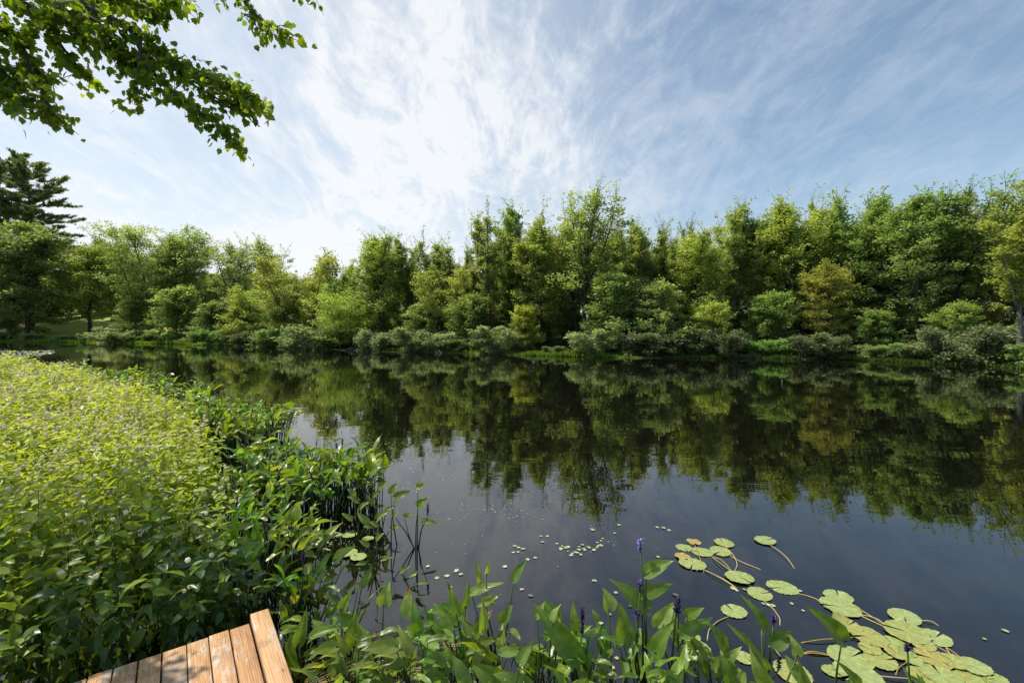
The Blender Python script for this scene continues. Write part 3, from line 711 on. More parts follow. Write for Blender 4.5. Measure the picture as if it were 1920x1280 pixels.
# ------------------------------------------------------------------ buttonbush thicket
BUSH = np.array([(-1.66, 2.78), (-2.1, 3.3), (-2.75, 4.2), (-3.5, 5.4), (-5.1, 7.2), (-7.6, 9.5), (-12, 13.2), (-17, 16.6), (-25, 21.5), (-33, 26), (-36, 20), (-20, 9.5), (-10, 4.0), (-6.5, 1.6), (-5.2, .2), (-4.2, .3), (-3.2, 1.5), (-2.4, 2.12)], float)
g = np.random.default_rng(101); mb = MB()
ball_v = []; ph = (1 + 5 ** .5) / 2
ico_v = unit(np.array([(-1, ph, 0), (1, ph, 0), (-1, -ph, 0), (1, -ph, 0), (0, -1, ph), (0, 1, ph), (0, -1, -ph), (0, 1, -ph), (ph, 0, -1), (ph, 0, 1), (-ph, 0, -1), (-ph, 0, 1)], float))
ico_f = np.array([(0, 11, 5), (0, 5, 1), (0, 1, 7), (0, 7, 10), (0, 10, 11), (1, 5, 9), (5, 11, 4), (11, 10, 2), (10, 7, 6), (7, 1, 8), (3, 9, 4), (3, 4, 2), (3, 2, 6), (3, 6, 8), (3, 8, 9), (4, 9, 5), (2, 4, 11), (6, 2, 10), (8, 6, 7), (9, 8, 1)])
T_BALL = (ico_v * np.array([.5, .5, .5]), [ico_f])
for (r0, r1, dens, k, tpl, ll, fl) in ((0, 4.2, 96, 16, T_OVA, .096, .12), (4.2, 7.0, 120, 14, T_SIX, .074, .26), (7.0, 13, 60, 11, T_DIA, .095, .5), (13, 22, 24, 9, T_DIA, .13, .9), (22, 45, 11, 9, T_DIA, .18, .9)):
    box = (-36, 0, 0, 27); n = int((box[1] - box[0]) * (box[3] - box[2]) * dens)
    S = np.stack([g.uniform(box[0], box[1], n), g.uniform(box[2], box[3], n)], 1)
    d = np.linalg.norm(S, axis=1)
    S = S[(d >= r0) & (d < r1) & (S[:, 0] > -1.25 * S[:, 1] - 2.2)]
    S = S[inside(S, BUSH)]
    patch = vnoise(S, .8, 3)
    S = S[patch > g.uniform(.0, .34, len(S))]
    n = len(S); edge = seg_dist(S, BUSH)
    ht = (.58 + .30 * vnoise(S, .45, 5) + .34 * vnoise(S, 1.9, 6)) * (.72 + .28 * sstep(edge, 0, .7)) * (.86 if r0 == 0 else 1) + g.normal(0, .09, n) + .14 * (g.random(n) < .07)
    lean = g.normal(0, .10, (n, 2)); low = .55 if r0 < 7 else .35
    top = np.column_stack([S + lean * ht[:, None], ht])
    for q in range(k):
        f = 1 - ((q // 2) / (k / 2)) ** 1.25 * low * (1 if r0 > 0 else 1.35)
        f = np.clip(f + g.normal(0, .02, n), .06, 1)
        a = q * PI + (q // 2) * PI / 2 + g.normal(0, .8, n) + np.arange(n) * 2.4
        base = np.column_stack([S + lean * (ht * f)[:, None], ht * f])
        el = .45 - .28 * (q // 2) + g.normal(0, .3, n)
        D = np.column_stack([np.cos(a) * np.cos(el), np.sin(a) * np.cos(el), np.sin(el)])
        N = unit(np.array([0, 0, 1.0]) + g.normal(0, .5, (n, 3)))
        L = ll * g.uniform(.6, 1.25, n) * (.75 if q < 2 else 1)
        ti = np.clip(.18 + .62 * vnoise(S, .7, 9) + .28 * (f - .6) + g.normal(0, .13, n) + (.44 if r0 > 0 else .0), 0, 1)  # sunlit part of the bank painted in as a paler tint past the nearest ring
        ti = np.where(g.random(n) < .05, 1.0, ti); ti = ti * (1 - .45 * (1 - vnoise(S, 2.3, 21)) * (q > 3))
        wd = L * g.uniform(.45, .6, n); cu = g.uniform(-.05, .3, n)
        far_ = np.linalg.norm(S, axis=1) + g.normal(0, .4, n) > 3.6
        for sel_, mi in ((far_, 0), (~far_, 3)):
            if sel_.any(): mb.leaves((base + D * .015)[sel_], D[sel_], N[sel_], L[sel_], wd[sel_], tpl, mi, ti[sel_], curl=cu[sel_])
    pf = fl * np.clip(vnoise(S, .6, 12) * 2.0 - .2, 0.12, 1.4)
    sel = g.random(n) < pf
    m = int(sel.sum()); up = np.array([0, 0, 1.0])
    for rep in range(3 if r0 > 4 else 1):
        c = top[sel] + np.column_stack([g.normal(0, .06, m), g.normal(0, .06, m), g.uniform(.03, .11, m)])
        sz = g.uniform(.024, .034, m) * (1 if r0 < 7 else 1.15)
        mb.leaves(c, np.tile([1.0, 0, 0], (m, 1)), np.tile([0, 0, 1.0], (m, 1)), sz, sz, T_BALL, 1, np.clip(g.normal(.55, .28, m), 0, 1))
    if r1 < 5:
        for s_ in range(0, n, 2):
            b = np.array([S[s_, 0] - lean[s_, 0] * .2, S[s_, 1] - lean[s_, 1] * .2, -.02]); t = top[s_]
            mb.tube([b, (b + t) / 2 + g.normal(0, .015, 3), t], [.004, .003, .002], 3, 2, .15, cap=False)
ob = mb.build('buttonbush_thicket', [M['bush_leaf'], M['flower_ball'], M['pickerel_stem'], M['bush_leaf_near']])
tag(ob, 'yellow-green buttonbush thicket with white ball flowers covering the left bank', 'bushes', kind='stuff')

# ------------------------------------------------------------------ pickerelweed
ST_P = [(-.13, .20), (-.05, .36), (.06, .44), (.20, .47), (.38, .42), (.56, .32), (.74, .20), (.88, .09), (1.0, .0)]
def pickerel_leaf(mbl, base, tip, width, normal, tint, droop=.12, fold=.22, twist=0.0, mat=0):
    base, tip = np.array(base, float), np.array(tip, float); L = np.linalg.norm(tip - base); d = (tip - base) / L
    nrm = np.array(normal, float); nrm = unit(nrm - d * (nrm @ d))
    V, Fc, TT = [], [], []
    VS = (-1, -.78, -.55, -.28, 0, .28, .55, .78, 1)
    old = (int(abs(base[0]) * 7919 + abs(tip[2]) * 104729) % 100) < 7
    for ku, (u, w) in enumerate(ST_P):
        tw = twist * u; s0 = np.cross(d, nrm); s = s0 * math.cos(tw) + nrm * math.sin(tw); nn = nrm * math.cos(tw) - s0 * math.sin(tw)
        bow = droop * L * math.sin(PI * max(0, min(1, u)))
        c = base + d * u * L + nrm * bow
        wave = .035 * L * math.sin(u * 7 + width * 300)
        for kv, v in enumerate(VS):
            cc = base if (u < 0 and abs(v) < .3) else c
            lift = abs(v) ** 1.2 * fold * w * width * 1.6 + (wave * v * abs(v) if u > .1 else 0)
            V.append(cc + s * (v * w * width) + nn * lift)
            t_ = tint * .88 + (.15 if v == 0 else (.045 if kv % 2 else -.045)) + .05 * math.sin(u * 9 + width * 400 + v * 2)
            t_ = min(.88, max(0, t_))
            if old and u > .5 + .3 * abs(v): t_ = .9 + .1 * u
            TT.append(t_)
    for k in range(len(ST_P) - 1):
        for m in range(8):
            a = k * 9 + m; Fc.append((a, a + 1, a + 10, a + 9))
    mbl.add(V, np.array(Fc), mat, np.array(TT))

def spike_mesh(mbl, p0, p1, r0=.011, tint=.5, seed=1):
    g = np.random.default_rng(seed); p0, p1 = np.array(p0, float), np.array(p1, float); ax = p1 - p0; L = np.linalg.norm(ax); ax /= L
    mbl.tube([p0, p0 + ax * L * .3, p0 + ax * L * .75, p1], [r0 * .5, r0 * .7, r0 * .55, r0 * .2], 6, 0, max(0, tint - .3))
    n = int(46 * max(.6, L / .08)); t = g.random(n); a = g.random(n) * 2 * PI
    s = unit(np.cross(ax, [.3, 1, .2])); u = np.cross(s, ax)
    rad = s * np.cos(a)[:, None] + u * np.sin(a)[:, None]
    P = p0 + ax * (t * L)[:, None] + rad * r0 * .4
    mbl.leaves(P, unit(rad + ax * .5), np.tile(ax, (n, 1)) + g.normal(0, .2, (n, 3)), .018 * g.uniform(.6, 1.2, n), .011, T_DIA, 0, np.clip(tint + g.normal(0, .22, n), 0, 1))

def make_pickerel(seed, n=8, spikes=1, hr=(.34, .62), spread=.20, Lr=(.13, .20)):
    r = random.Random(seed); root = thing('pickerelweed', '-', 'water plant')
    lf, st, sp = MB(), MB(), MB()
    for k in range(n):
        a = r.uniform(0, 2 * PI); d = r.uniform(.25, 1) * spread; h = r.uniform(*hr)
        b = np.array([r.gauss(0, .04), r.gauss(0, .04), -.04]); top = b + np.array([math.cos(a) * d, math.sin(a) * d, h])
        st.tube([b, b * .4 + top * .6 + np.array([-.02 * math.cos(a), -.02 * math.sin(a), .03]), top], [.006, .005, .0038], 5, 0, r.uniform(.1, .8))
        L = r.uniform(*Lr); el = r.uniform(-.25, 1.15); aa = a + r.gauss(0, .6)
        dr = np.array([math.cos(aa) * math.cos(el), math.sin(aa) * math.cos(el), math.sin(el)])
        nm = np.array([-math.cos(aa) * math.sin(el), -math.sin(aa) * math.sin(el), math.cos(el)]) + np.array([r.gauss(0, .3), r.gauss(0, .3), 0])
        pickerel_leaf(lf, top, top + dr * L, L * r.uniform(.36, .52), nm, min(1, max(0, r.gauss(.5, .25))), r.uniform(.02, .16), r.uniform(.1, .4), r.uniform(-.5, .5))
    lf.build('foliage', M['pickerel_leaf'], root, smooth=True)
    for k in range(spikes):
        a = r.uniform(0, 2 * PI); h = r.uniform(.5, .72); t = np.array([.08 * math.cos(a), .08 * math.sin(a), h]); b = np.array([0, 0, -.04])
        st.tube([b, (b + t) / 2 + np.array([.01, .01, 0]), t], [.006, .005, .004], 5, 0, .4)
        m2 = MB(); spike_mesh(m2, t, t + np.array([.01 * math.cos(a), .01, r.uniform(.05, .09)]), .009, r.uniform(.05, .4), seed * 7 + k); m2.build('flower_spike', M['spike'], root)
    st.build('stem', M['pickerel_stem'], root, smooth=True)
    return root

pk = [Pool(make_pickerel(200 + k, n=r.randint(8, 11), spikes=1 if k % 3 == 0 else 0)) for k in range(6)]
def put_pk(x, y, sc, label, group, k=None, col=None):
    c = col or (r.uniform(.85, 1.2), r.uniform(.9, 1.15), r.uniform(.7, 1.0), 1)
    return pk[r.randrange(6) if k is None else k].put((x, y, 0), r.uniform(0, 6.28), (sc, sc, sc * r.uniform(.9, 1.1)), label, group, c)
def fill(poly, n, sc, label, group, mind):
    poly = np.array(poly, float); pts = []; lo, hi = poly.min(0), poly.max(0); tries = 0
    while len(pts) < n and tries < n * 60:
        tries += 1; p = np.array([r.uniform(lo[0], hi[0]), r.uniform(lo[1], hi[1])])
        if not inside([p], poly)[0]: continue
        if any(np.hypot(*(p - q_)) < mind for q_ in pts): continue
        pts.append(p); put_pk(p[0], p[1], r.uniform(*sc), label, group)
# dense middle stand, next stand beyond, thin band farther along the bank
fill([(-1.62, 4.75), (-1.55, 5.4), (-2.3, 5.85), (-3.5, 6.1), (-3.2, 5.4), (-2.6, 4.6), (-2.1, 4.55)], 46, (.85, 1.1), 'one of the pickerelweeds packed in the dark-stemmed stand jutting into the water', 'pickerelweeds of the jutting stand', .16)
fill([(-3.6, 6.9), (-4.0, 8.0), (-5.2, 9.0), (-7.0, 10.2), (-7.2, 9.3), (-5.0, 7.2)], 60, (.95, 1.2), 'one of the pickerelweeds in the second stand past the small water inlet', 'pickerelweeds of the second stand', .2)
fill([(-7.0, 10.2), (-8.2, 12.2), (-12.5, 15.5), (-17, 18.5), (-17.2, 16.7), (-11.5, 12.8)], 60, (1.0, 1.35), 'one of the narrow-leaved pickerelweeds in the far band between bushes and pond', 'pickerelweeds of the far band', .3)
fill([(-1.32, 2.9), (-1.55, 3.4), (-1.75, 3.9), (-2.2, 4.5), (-2.9, 5.0), (-3.2, 5.1), (-2.6, 4.0), (-2.0, 3.2), (-1.62, 2.85)], 34, (.72, .95), 'one of the pickerelweeds mixed with buttonbush above the dock corner', 'pickerelweeds above the dock corner', .17)

# hero pickerelweeds in front: every leaf placed from the photo; (attach px,py) (tip px,py) width fraction, depth, tip depth shift, tint (sunlit leaves painted paler)
def hero_plant(label, base, Y, leaves, spikes=(), lean=0.0, group=None):
    bx, by = base; b = np.array([(bx - CX) * Y / F, Y, -.04])
    root = thing('pickerelweed', label, 'water plant', (b[0], b[1], 0), 0, group); o = np.array([b[0], b[1], 0]); st = MB()
    rr = random.Random(int(bx * 7 + by))
    for (ax, ay, tx, ty, wf, dY, tint, *rest) in leaves:
        Yl = Y + rr.uniform(-.07, .07)
        A = at(ax, ay, Yl) - o; T = at(tx, ty, Yl + dY) - o; L = np.linalg.norm(T - A)
        nm = np.array(rest[0]) if rest else np.array([rr.gauss(0, .35), -.75 + rr.gauss(0, .2), .65])
        m2 = MB(); pickerel_leaf(m2, A, T, L * wf * 1.22, nm, tint, rr.uniform(.03, .12), rr.uniform(.10, .34), rr.uniform(-.5, .5))
        m2.build('leaf', M['pickerel_leaf'], root, smooth=True)
        bb = np.array([rr.gauss(0, .02), rr.gauss(0, .02), -.04]); md = bb * .45 + A * .55 + np.array([rr.gauss(0, .012), rr.gauss(0, .012), 0])
        st.tube([bb, bb * .7 + A * .3 + (md - (bb + A) / 2) * .7, md, A], [.0065, .006, .005, .0038], 6, 0, rr.uniform(.2, .9))
    for (sx, sy, ex, ey, tint) in spikes:
        p0, p1 = at(sx, sy, Y) - o, at(ex, ey, Y - .01) - o
        st.tube([np.array([0.01, 0, -.04]), p0 * .5 + np.array([rr.gauss(0, .012), 0, 0]), p0], [.0065, .0055, .004], 6, 0, .5)
        m2 = MB(); spike_mesh(m2, p0, p1, .008 if tint > .9 else .0062, tint * (.85 if tint > .9 else .45), int(sx)); m2.build('flower_spike', M['spike'], root)
    st.build('stem', M['pickerel_stem'], root, smooth=True)
    return root

hero_plant('tallest pickerelweed with a lilac flower spike topping its stem in front', (1207, 1345), 2.4,
  [(1212, 1073, 1266, 1050, .42, -.05, .55), (1211, 1140, 1137, 1082, .34, .06, .3), (1204, 1114, 1262, 1094, .34, .04, .35), (1168, 1206, 1163, 1130, .55, .04, .45, (.1, -1, .3)), (1222, 1215, 1246, 1182, .5, .05, .6)],
  [(1201, 1032, 1199, 1011, .95), (1200, 1110, 1199, 1090, .6), (1194, 1158, 1193, 1144, .6)])
hero_plant('pickerelweed with a broad folded pale leaf left of the tallest one', (1150, 1360), 2.45,
  [(1140, 1142, 1130, 1101, .85, .05, .8), (1120, 1164, 1110, 1142, .6, .03, .6), (1184, 1212, 1200, 1176, .7, .06, .85), (1143, 1215, 1120, 1240, .45, -.05, .35), (1175, 1250, 1232, 1226, .4, .02, .5)])
hero_plant('pickerelweed with a bright sunlit leaf just right of the tallest one', (1258, 1350), 2.4,
  [(1233, 1174, 1264, 1127, .5, .03, 1.0), (1230, 1222, 1266, 1162, .42, .0, .45), (1281, 1187, 1338, 1156, .34, .02, .55), (1288, 1153, 1321, 1139, .5, -.04, .55), (1290, 1230, 1250, 1185, .42, .05, .4)],
  [(1268, 1148, 1268, 1136, .2), (1272, 1150, 1271, 1122, .1)])
hero_plant('pickerelweed with a long arching leaf and dark violet spike left of centre', (1072, 1350), 2.35,
  [(1080, 1230, 997, 1126, .30, .05, .5), (1081, 1182, 1073, 1120, .28, .04, .55), (1088, 1193, 1111, 1171, .45, .02, .6), (1098, 1268, 1086, 1200, .42, .04, .4), (1060, 1210, 1052, 1160, .4, .05, .45), (1112, 1240, 1092, 1210, .5, .05, .5), (1105, 1192, 1128, 1170, .38, .03, .7)],
  [(1091, 1190, 1092, 1139, .12)])
hero_plant('pickerelweed with drooping dark leaves and small pale upper leaves', (1030, 1345), 2.35,
  [(1028, 1237, 960, 1206, .3, .03, .3), (1036, 1161, 1053, 1131, .5, .03, .7), (1005, 1155, 1022, 1128, .5, .02, .8), (1045, 1180, 1049, 1150, .4, .03, .85), (1000, 1262, 952, 1272, .4, -.06, .45), (1052, 1265, 1018, 1225, .4, .03, .4)])
hero_plant('pickerelweed with a broad leaf bending down over the lily pads', (1350, 1350), 2.45,
  [(1358, 1220, 1318, 1158, .42, .02, .35), (1338, 1255, 1391, 1211, .36, .0, .9), (1330, 1238, 1288, 1183, .30, .05, .3), (1365, 1250, 1398, 1262, .5, -.05, .6), (1322, 1262, 1300, 1215, .42, .04, .4), (1375, 1278, 1352, 1230, .3, .02, .5)])
hero_plant('pickerelweed with one upright spear leaf between lily pads and tall one', (1432, 1340), 2.5,
  [(1435, 1177, 1384, 1109, .24, .06, .35), (1449, 1205, 1486, 1183, .62, .02, .3), (1418, 1225, 1360, 1166, .2, .04, .4), (1428, 1190, 1428, 1178, .3, .02, .4)],
  [(1450, 1170, 1451, 1150, .45), (1460, 1254, 1461, 1231, .08)])
hero_plant('pickerelweed with wide grey-green leaves hanging low by the pads', (1452, 1370), 2.3,
  [(1448, 1285, 1404, 1208, .36, .04, .9), (1495, 1227, 1481, 1189, .6, .03, .85), (1440, 1255, 1400, 1200, .2, .0, .5), (1500, 1270, 1470, 1226, .55, .05, .7), (1510, 1290, 1496, 1236, .4, .02, .55)])
hero_plant('pickerelweed with a single big dark spear leaf over the lily raft', (1577, 1330), 2.45,
  [(1579, 1197, 1510, 1133, .36, .04, .3), (1612, 1290, 1567, 1236, .3, .02, .45), (1590, 1290, 1600, 1262, .5, .02, .7)])
hero_plant('low pickerelweed with a dark seed spike among the lily pads', (1712, 1330), 2.5,
  [(1705, 1280, 1690, 1245, .3, .03, .7), (1722, 1282, 1698, 1262, .5, .03, .6), (1735, 1290, 1716, 1258, .35, .03, .55)], [(1702, 1222, 1699, 1205, .05)])
hero_plant('pickerelweed with one upright heart leaf standing alone in open water', (716, 1262), 2.66,
  [(719, 1132, 731, 1087, .62, .05, .8, (.2, -1, .25))])
hero_plant('pickerelweed with a broad pale leaf and darker leaves below it', (772, 1290), 2.6,
  [(772, 1150, 767, 1097, .68, .05, .85, (-.2, -1, .2)), (762, 1180, 782, 1206, .5, -.06, .5), (758, 1270, 783, 1212, .62, .04, .75), (745, 1212, 778, 1200, .4, .03, .6)], [(706, 1222, 708, 1200, .55)])
hero_plant('leaning pickerelweed with a long lit leaf over the inlet', (585, 1240), 2.95,
  [(631, 1047, 668, 1023, .40, .0, .9), (597, 1121, 629, 1088, .45, .03, .35), (640, 1068, 650, 1057, .6, .02, .7), (612, 1150, 640, 1128, .5, .02, .6)])
hero_plant('pickerelweed with a furled bud-like leaf on a slanting stem', (930, 1290), 2.6,
  [(963, 1086, 987, 1048, .40, .03, .4), (900, 1092, 892, 1046, .22, .03, .85), (912, 1075, 918, 1046, .3, .02, .9), (884, 1110, 952, 1090, .2, .0, .9), (940, 1165, 962, 1130, .5, .03, .55), (905, 1130, 940, 1112, .34, .0, .9)])
hero_plant('bushy pickerelweed cluster with crossing blades left of the bud-like leaf', (880, 1330), 2.45,
  [(856, 1150, 838, 1088, .28, .04, .6), (872, 1135, 880, 1080, .22, .03, .65), (850, 1170, 812, 1130, .4, .04, .6), (905, 1180, 905, 1120, .3, .03, .8), (890, 1192, 925, 1140, .34, .03, .7), (925, 1240, 860, 1182, .3, .02, .3), (838, 1190, 800, 1160, .4, .03, .5), (882, 1240, 846, 1220, .6, -.03, .8), (900, 1205, 935, 1195, .4, .03, .75), (812, 1215, 780, 1202, .4, 0, .6)])
hero_plant('pickerelweed with large glossy low leaves at the bottom edge', (930, 1400), 2.2,
  [(945, 1290, 880, 1240, .5, .02, .5), (872, 1290, 846, 1225, .5, .05, .65), (990, 1290, 920, 1262, .42, .0, .45), (830, 1290, 790, 1240, .5, .04, .6), (975, 1240, 1000, 1200, .45, .03, .6), (940, 1222, 985, 1226, .35, .02, .8)])
hero_plant('pickerelweed with leaves tucked against the raised dock board', (560, 1330), 2.42,
  [(548, 1260, 545, 1185, .42, .03, .5), (560, 1205, 575, 1140, .36, .05, .4), (530, 1180, 566, 1172, .4, .02, .6), (588, 1190, 640, 1175, .35, .02, .6), (575, 1230, 612, 1210, .4, .02, .5)])
hero_plant('pickerelweed with spreading leaves right of the dock', (640, 1330), 2.5,
  [(664, 1210, 668, 1140, .42, .03, .5), (640, 1140, 660, 1108, .5, .02, .6), (612, 1185, 585, 1160, .5, .02, .7), (690, 1255, 660, 1215, .5, .03, .7), (655, 1165, 628, 1148, .6, .0, .3), (700, 1230, 735, 1205, .4, .02, .7), (620, 1260, 650, 1228, .5, .02, .5)])
hero_plant('thin pickerelweed with two leaves on crossing stems in the inlet', (735, 1020), 4.3,
  [(733, 924, 744, 904, .6, .05, .6), (741, 932, 772, 918, .4, .03, .5), (706, 973, 730, 957, .45, .0, .8), (690, 980, 668, 960, .4, .03, .8)])
hero_plant('thin pickerelweed with wide-set leaves on tall stems in open water', (782, 1035), 4.2,
  [(783, 913, 797, 904, .7, .0, .7), (784, 948, 802, 932, .6, .0, .7), (793, 976, 822, 982, .35, .0, .8), (758, 968, 772, 962, .6, .04, .95), (740, 968, 746, 956, .6, .02, 1.0)], [(801, 966, 803, 944, .15)])
hero_plant('thin pickerelweed leaning out at the tip of the jutting stand', (700, 985), 4.75,
  [(695, 890, 720, 874, .45, .0, .6), (700, 930, 716, 920, .5, .0, .5), (706, 950, 722, 948, .4, .02, .35), (672, 940, 650, 930, .4, .0, .7)], [(682, 922, 683, 914, .8)])
# loose plants closing the bottom edge
for k, (px, Y) in enumerate([(672, 2.2), (720, 2.1), (760, 2.15), (820, 2.1), (980, 2.05), (1060, 2.1), (1130, 2.1), (1210, 2.12), (1290, 2.1), (1370, 2.12), (1440, 2.05), (860, 2.3), (1010, 2.3), (1180, 2.3), (1320, 2.3), (660, 2.35), (1095, 2.25), (740, 2.4), (575, 2.75), (620, 2.7)]):
    put_pk((px - CX) * Y / F, Y, r.uniform(.5, .68) if px < 900 else (r.uniform(.6, .76) if k < 11 else r.uniform(.58, .72)), 'one of the short pickerelweeds crowded along the bottom edge of the photo', 'short pickerelweeds along the bottom edge', k=(1, 2, 4, 5)[k % 4])

for k, (px, Y) in enumerate([(655, 2.75), (700, 2.45), (835, 2.35), (880, 2.6), (930, 2.4), (1000, 2.35), (1105, 2.4), (780, 2.25), (640, 2.25), (560, 2.9), (590, 3.1)]):
    put_pk((px - CX) * Y / F, Y, r.uniform(.7, .85), 'one of the short pickerelweeds crowded along the bottom edge of the photo', 'short pickerelweeds along the bottom edge', k=(1, 2, 4, 5)[k % 4])
hero_plant('thin pickerelweed of bare stems standing between the jutting stand and open water', (716, 1002), 4.45,
  [(712, 915, 728, 900, .5, .0, .6), (724, 958, 742, 948, .45, .0, .7), (700, 945, 690, 928, .5, .02, .5), (732, 990, 752, 984, .4, .0, .8), (706, 985, 690, 976, .4, .02, .7)])
hero_plant('thin pickerelweed rising from the shaded inlet left of the bare stems', (672, 1012), 4.35,
  [(664, 930, 650, 915, .5, .0, .6), (676, 950, 694, 940, .45, .0, .75), (660, 972, 640, 962, .4, .02, .6), (684, 985, 700, 990, .4, .0, .6)])
hero_plant('thin pickerelweed with floating lower leaves in front of the bare stems', (700, 1085), 3.75,
  [(706, 1010, 722, 998, .45, .0, .7), (690, 1022, 672, 1012, .45, .0, .6), (716, 1048, 740, 1044, .35, .0, .85), (684, 1055, 664, 1060, .4, -.02, .5)])
hero_plant('thin pickerelweed in clear water above the lone heart leaf', (775, 1105), 3.6,
  [(752, 1070, 770, 1060, .45, .0, .75), (770, 1078, 788, 1070, .4, .0, .8), (786, 1092, 806, 1094, .35, .0, .7)])

# ------------------------------------------------------------------ lily pads
def make_pad(cx, cy, rad, ang, tint, wob, seed, tilt=0.0, fold=0.0, z=.006):
    g = np.random.default_rng(seed); m2 = MB(); n = 44
    a = np.linspace(.09, 2 * PI - .09, n); sc = 1 + wob * np.sin(a * 17 + g.uniform(0, 6)) * .5 + wob * g.normal(0, .35, n) + .05 * np.sin(2 * a + g.uniform(0, 6))
    rings = [.35, .7, .92, 1.0]; V = [(0, 0, 0)]
    for q_, f in enumerate(rings):
        rr = rad * f * (sc if f > .8 else 1 + (sc - 1) * .4)
        zz_ = g.normal(0, .0012, n) + (.004 * np.sin(a * 5 + seed) * (f ** 2)) * wob * 8
        x, y = rr * np.cos(a), rr * np.sin(a)
        zf = fold * np.maximum(0, y / rad) ** 2 * rad + tilt * (x + rad) * .5
        V += list(zip(x, y, np.maximum(zz_ + zf, -.001)))
    Fc3 = [(0, 1 + k, 2 + k) for k in range(n - 1)]; Fc4 = []
    for q_ in range(3):
        for k in range(n - 1): b = 1 + q_ * n + k; Fc4.append((b, b + n, b + n + 1, b + 1))
    m2.add(V, [np.array(Fc3), np.array(Fc4)], 0, np.clip(tint + g.normal(0, .10, len(V)), 0, 1))
    return m2
PADS = [ # zoom x, zoom y, width, tint, label, fold, tilt
 (120, 188, 95, .6, 'round green pad at the left of the upper lily cluster', 0, 0), (172, 158, 82, .05, 'ragged yellow-brown pad at the back of the upper lily cluster', 0, .05), (215, 212, 122, .55, 'green pad in the middle of the upper lily cluster', 0, 0),
 (312, 208, 125, .62, 'wide green pad at the right front of the upper lily cluster', 0, 0), (332, 165, 112, .5, 'notched pad at the back right of the upper lily cluster', 0, .04), (112, 237, 88, .08, 'small withered yellow pad at the left front of the upper lily cluster', 0, .05),
 (165, 277, 150, .68, 'large pale pad in front of the upper lily cluster', 0, 0), (550, 153, 120, .65, 'lone oval pad with a trailing stem farthest out on the water', 0, 0), (413, 350, 156, .66, 'oval pad just below the upper lily cluster', 0, 0),
 (640, 398, 165, .7, 'wide pad right of the round pad in the middle of the lily trail', 0, 0), (520, 432, 145, .66, 'round pad with scalloped rim in the middle of the lily trail', 0, 0), (385, 525, 146, .72, 'round pad with a slit just above the pickerelweed leaves', 0, 0),
 (937, 448, 150, .75, 'upper pad of the overlapping pair near the middle right', 0, .02), (948, 502, 206, .66, 'lower pad of the overlapping pair near the middle right', 0, 0), (1287, 557, 170, .74, 'lone narrow oval pad right of the overlapping pair', 0, 0),
 (985, 607, 150, .35, 'pad with its edge curled up behind the yellow pad', .5, .05), (1095, 662, 192, .38, 'large yellowing pad with holes and ragged rim', 0, 0), (1300, 640, 232, .5, 'largest pad at the back of the lower lily raft', 0, 0),
 (1225, 692, 140, .6, 'pale pad in the heart of the lower lily raft', 0, 0), (1450, 665, 170, .8, 'fresh green pad at the right of the lower lily raft', 0, 0), (1000, 770, 230, .68, 'wide green pad at the left of the lower lily raft', 0, 0),
 (1160, 785, 176, .5, 'round yellow-green pad low in the lily raft', 0, 0), (1320, 778, 120, .62, 'upturned pad behind the dark seed spike', .6, .05), (1440, 778, 190, .2, 'torn yellow and brown pad right of the dark seed spike', 0, 0),
 (1040, 862, 242, .7, 'biggest pale pad at the bottom edge of the raft', 0, .03), (1480, 872, 200, .6, 'green pad at the bottom right of the raft', 0, 0), (1650, 822, 172, .75, 'outermost pad at the right end of the raft', 0, 0),
 (1690, 878, 222, .5, 'wide pad at the lower right end of the raft', 0, 0), (200, 722, 140, .55, 'pad half hidden behind pickerelweed leaves below the slit pad', 0, 0), (440, 772, 110, .6, 'pad showing between the grey pickerelweed leaves', 0, 0), (695, 850, 210, .45, 'yellow-green pad at the bottom edge left of the raft', 0, 0), (150, 660, 120, .55, 'pad behind the sunlit pickerelweed leaf', 0, 0),
 (1105, 728, 120, .45, 'small pad wedged between the yellowing pad and the wide green pad', 0, .03), (1245, 748, 125, .35, 'yellowish pad tucked under the round yellow-green pad', 0, .03), (1385, 705, 130, .5, 'pad lying half under the fresh green pad', 0, 0),
 (1548, 798, 140, .4, 'yellow-green pad between the torn pad and the outermost pad', 0, .03), (1590, 885, 150, .3, 'spotted pad in the bottom corner of the raft', 0, 0), (1375, 862, 140, .42, 'pad at the bottom edge right of the dark seed spike stem', 0, .02),
 (905, 842, 110, .55, 'small pad at the lower left corner of the raft', 0, 0), (1770, 885, 120, .6, 'last pad at the far lower right end of the raft', 0, 0)]
trails = {1: (230, 330), 4: (380, 330), 7: (705, 297), 9: (870, 490), 8: (270, 235), 13: (1200, 610), 3: (540, 305), 10: (625, 615), 11: (240, 690), 14: (1470, 600), 19: (1660, 840), 20: (740, 745), 12: (1190, 600), 16: (740, 690), 22: (1240, 860), 24: (1380, 890), 6: (400, 400), 26: (1420, 700), 30: (560, 700)}
zx = lambda x, y: (1240 + x / 2.8235, 960 + y / 2.8235)
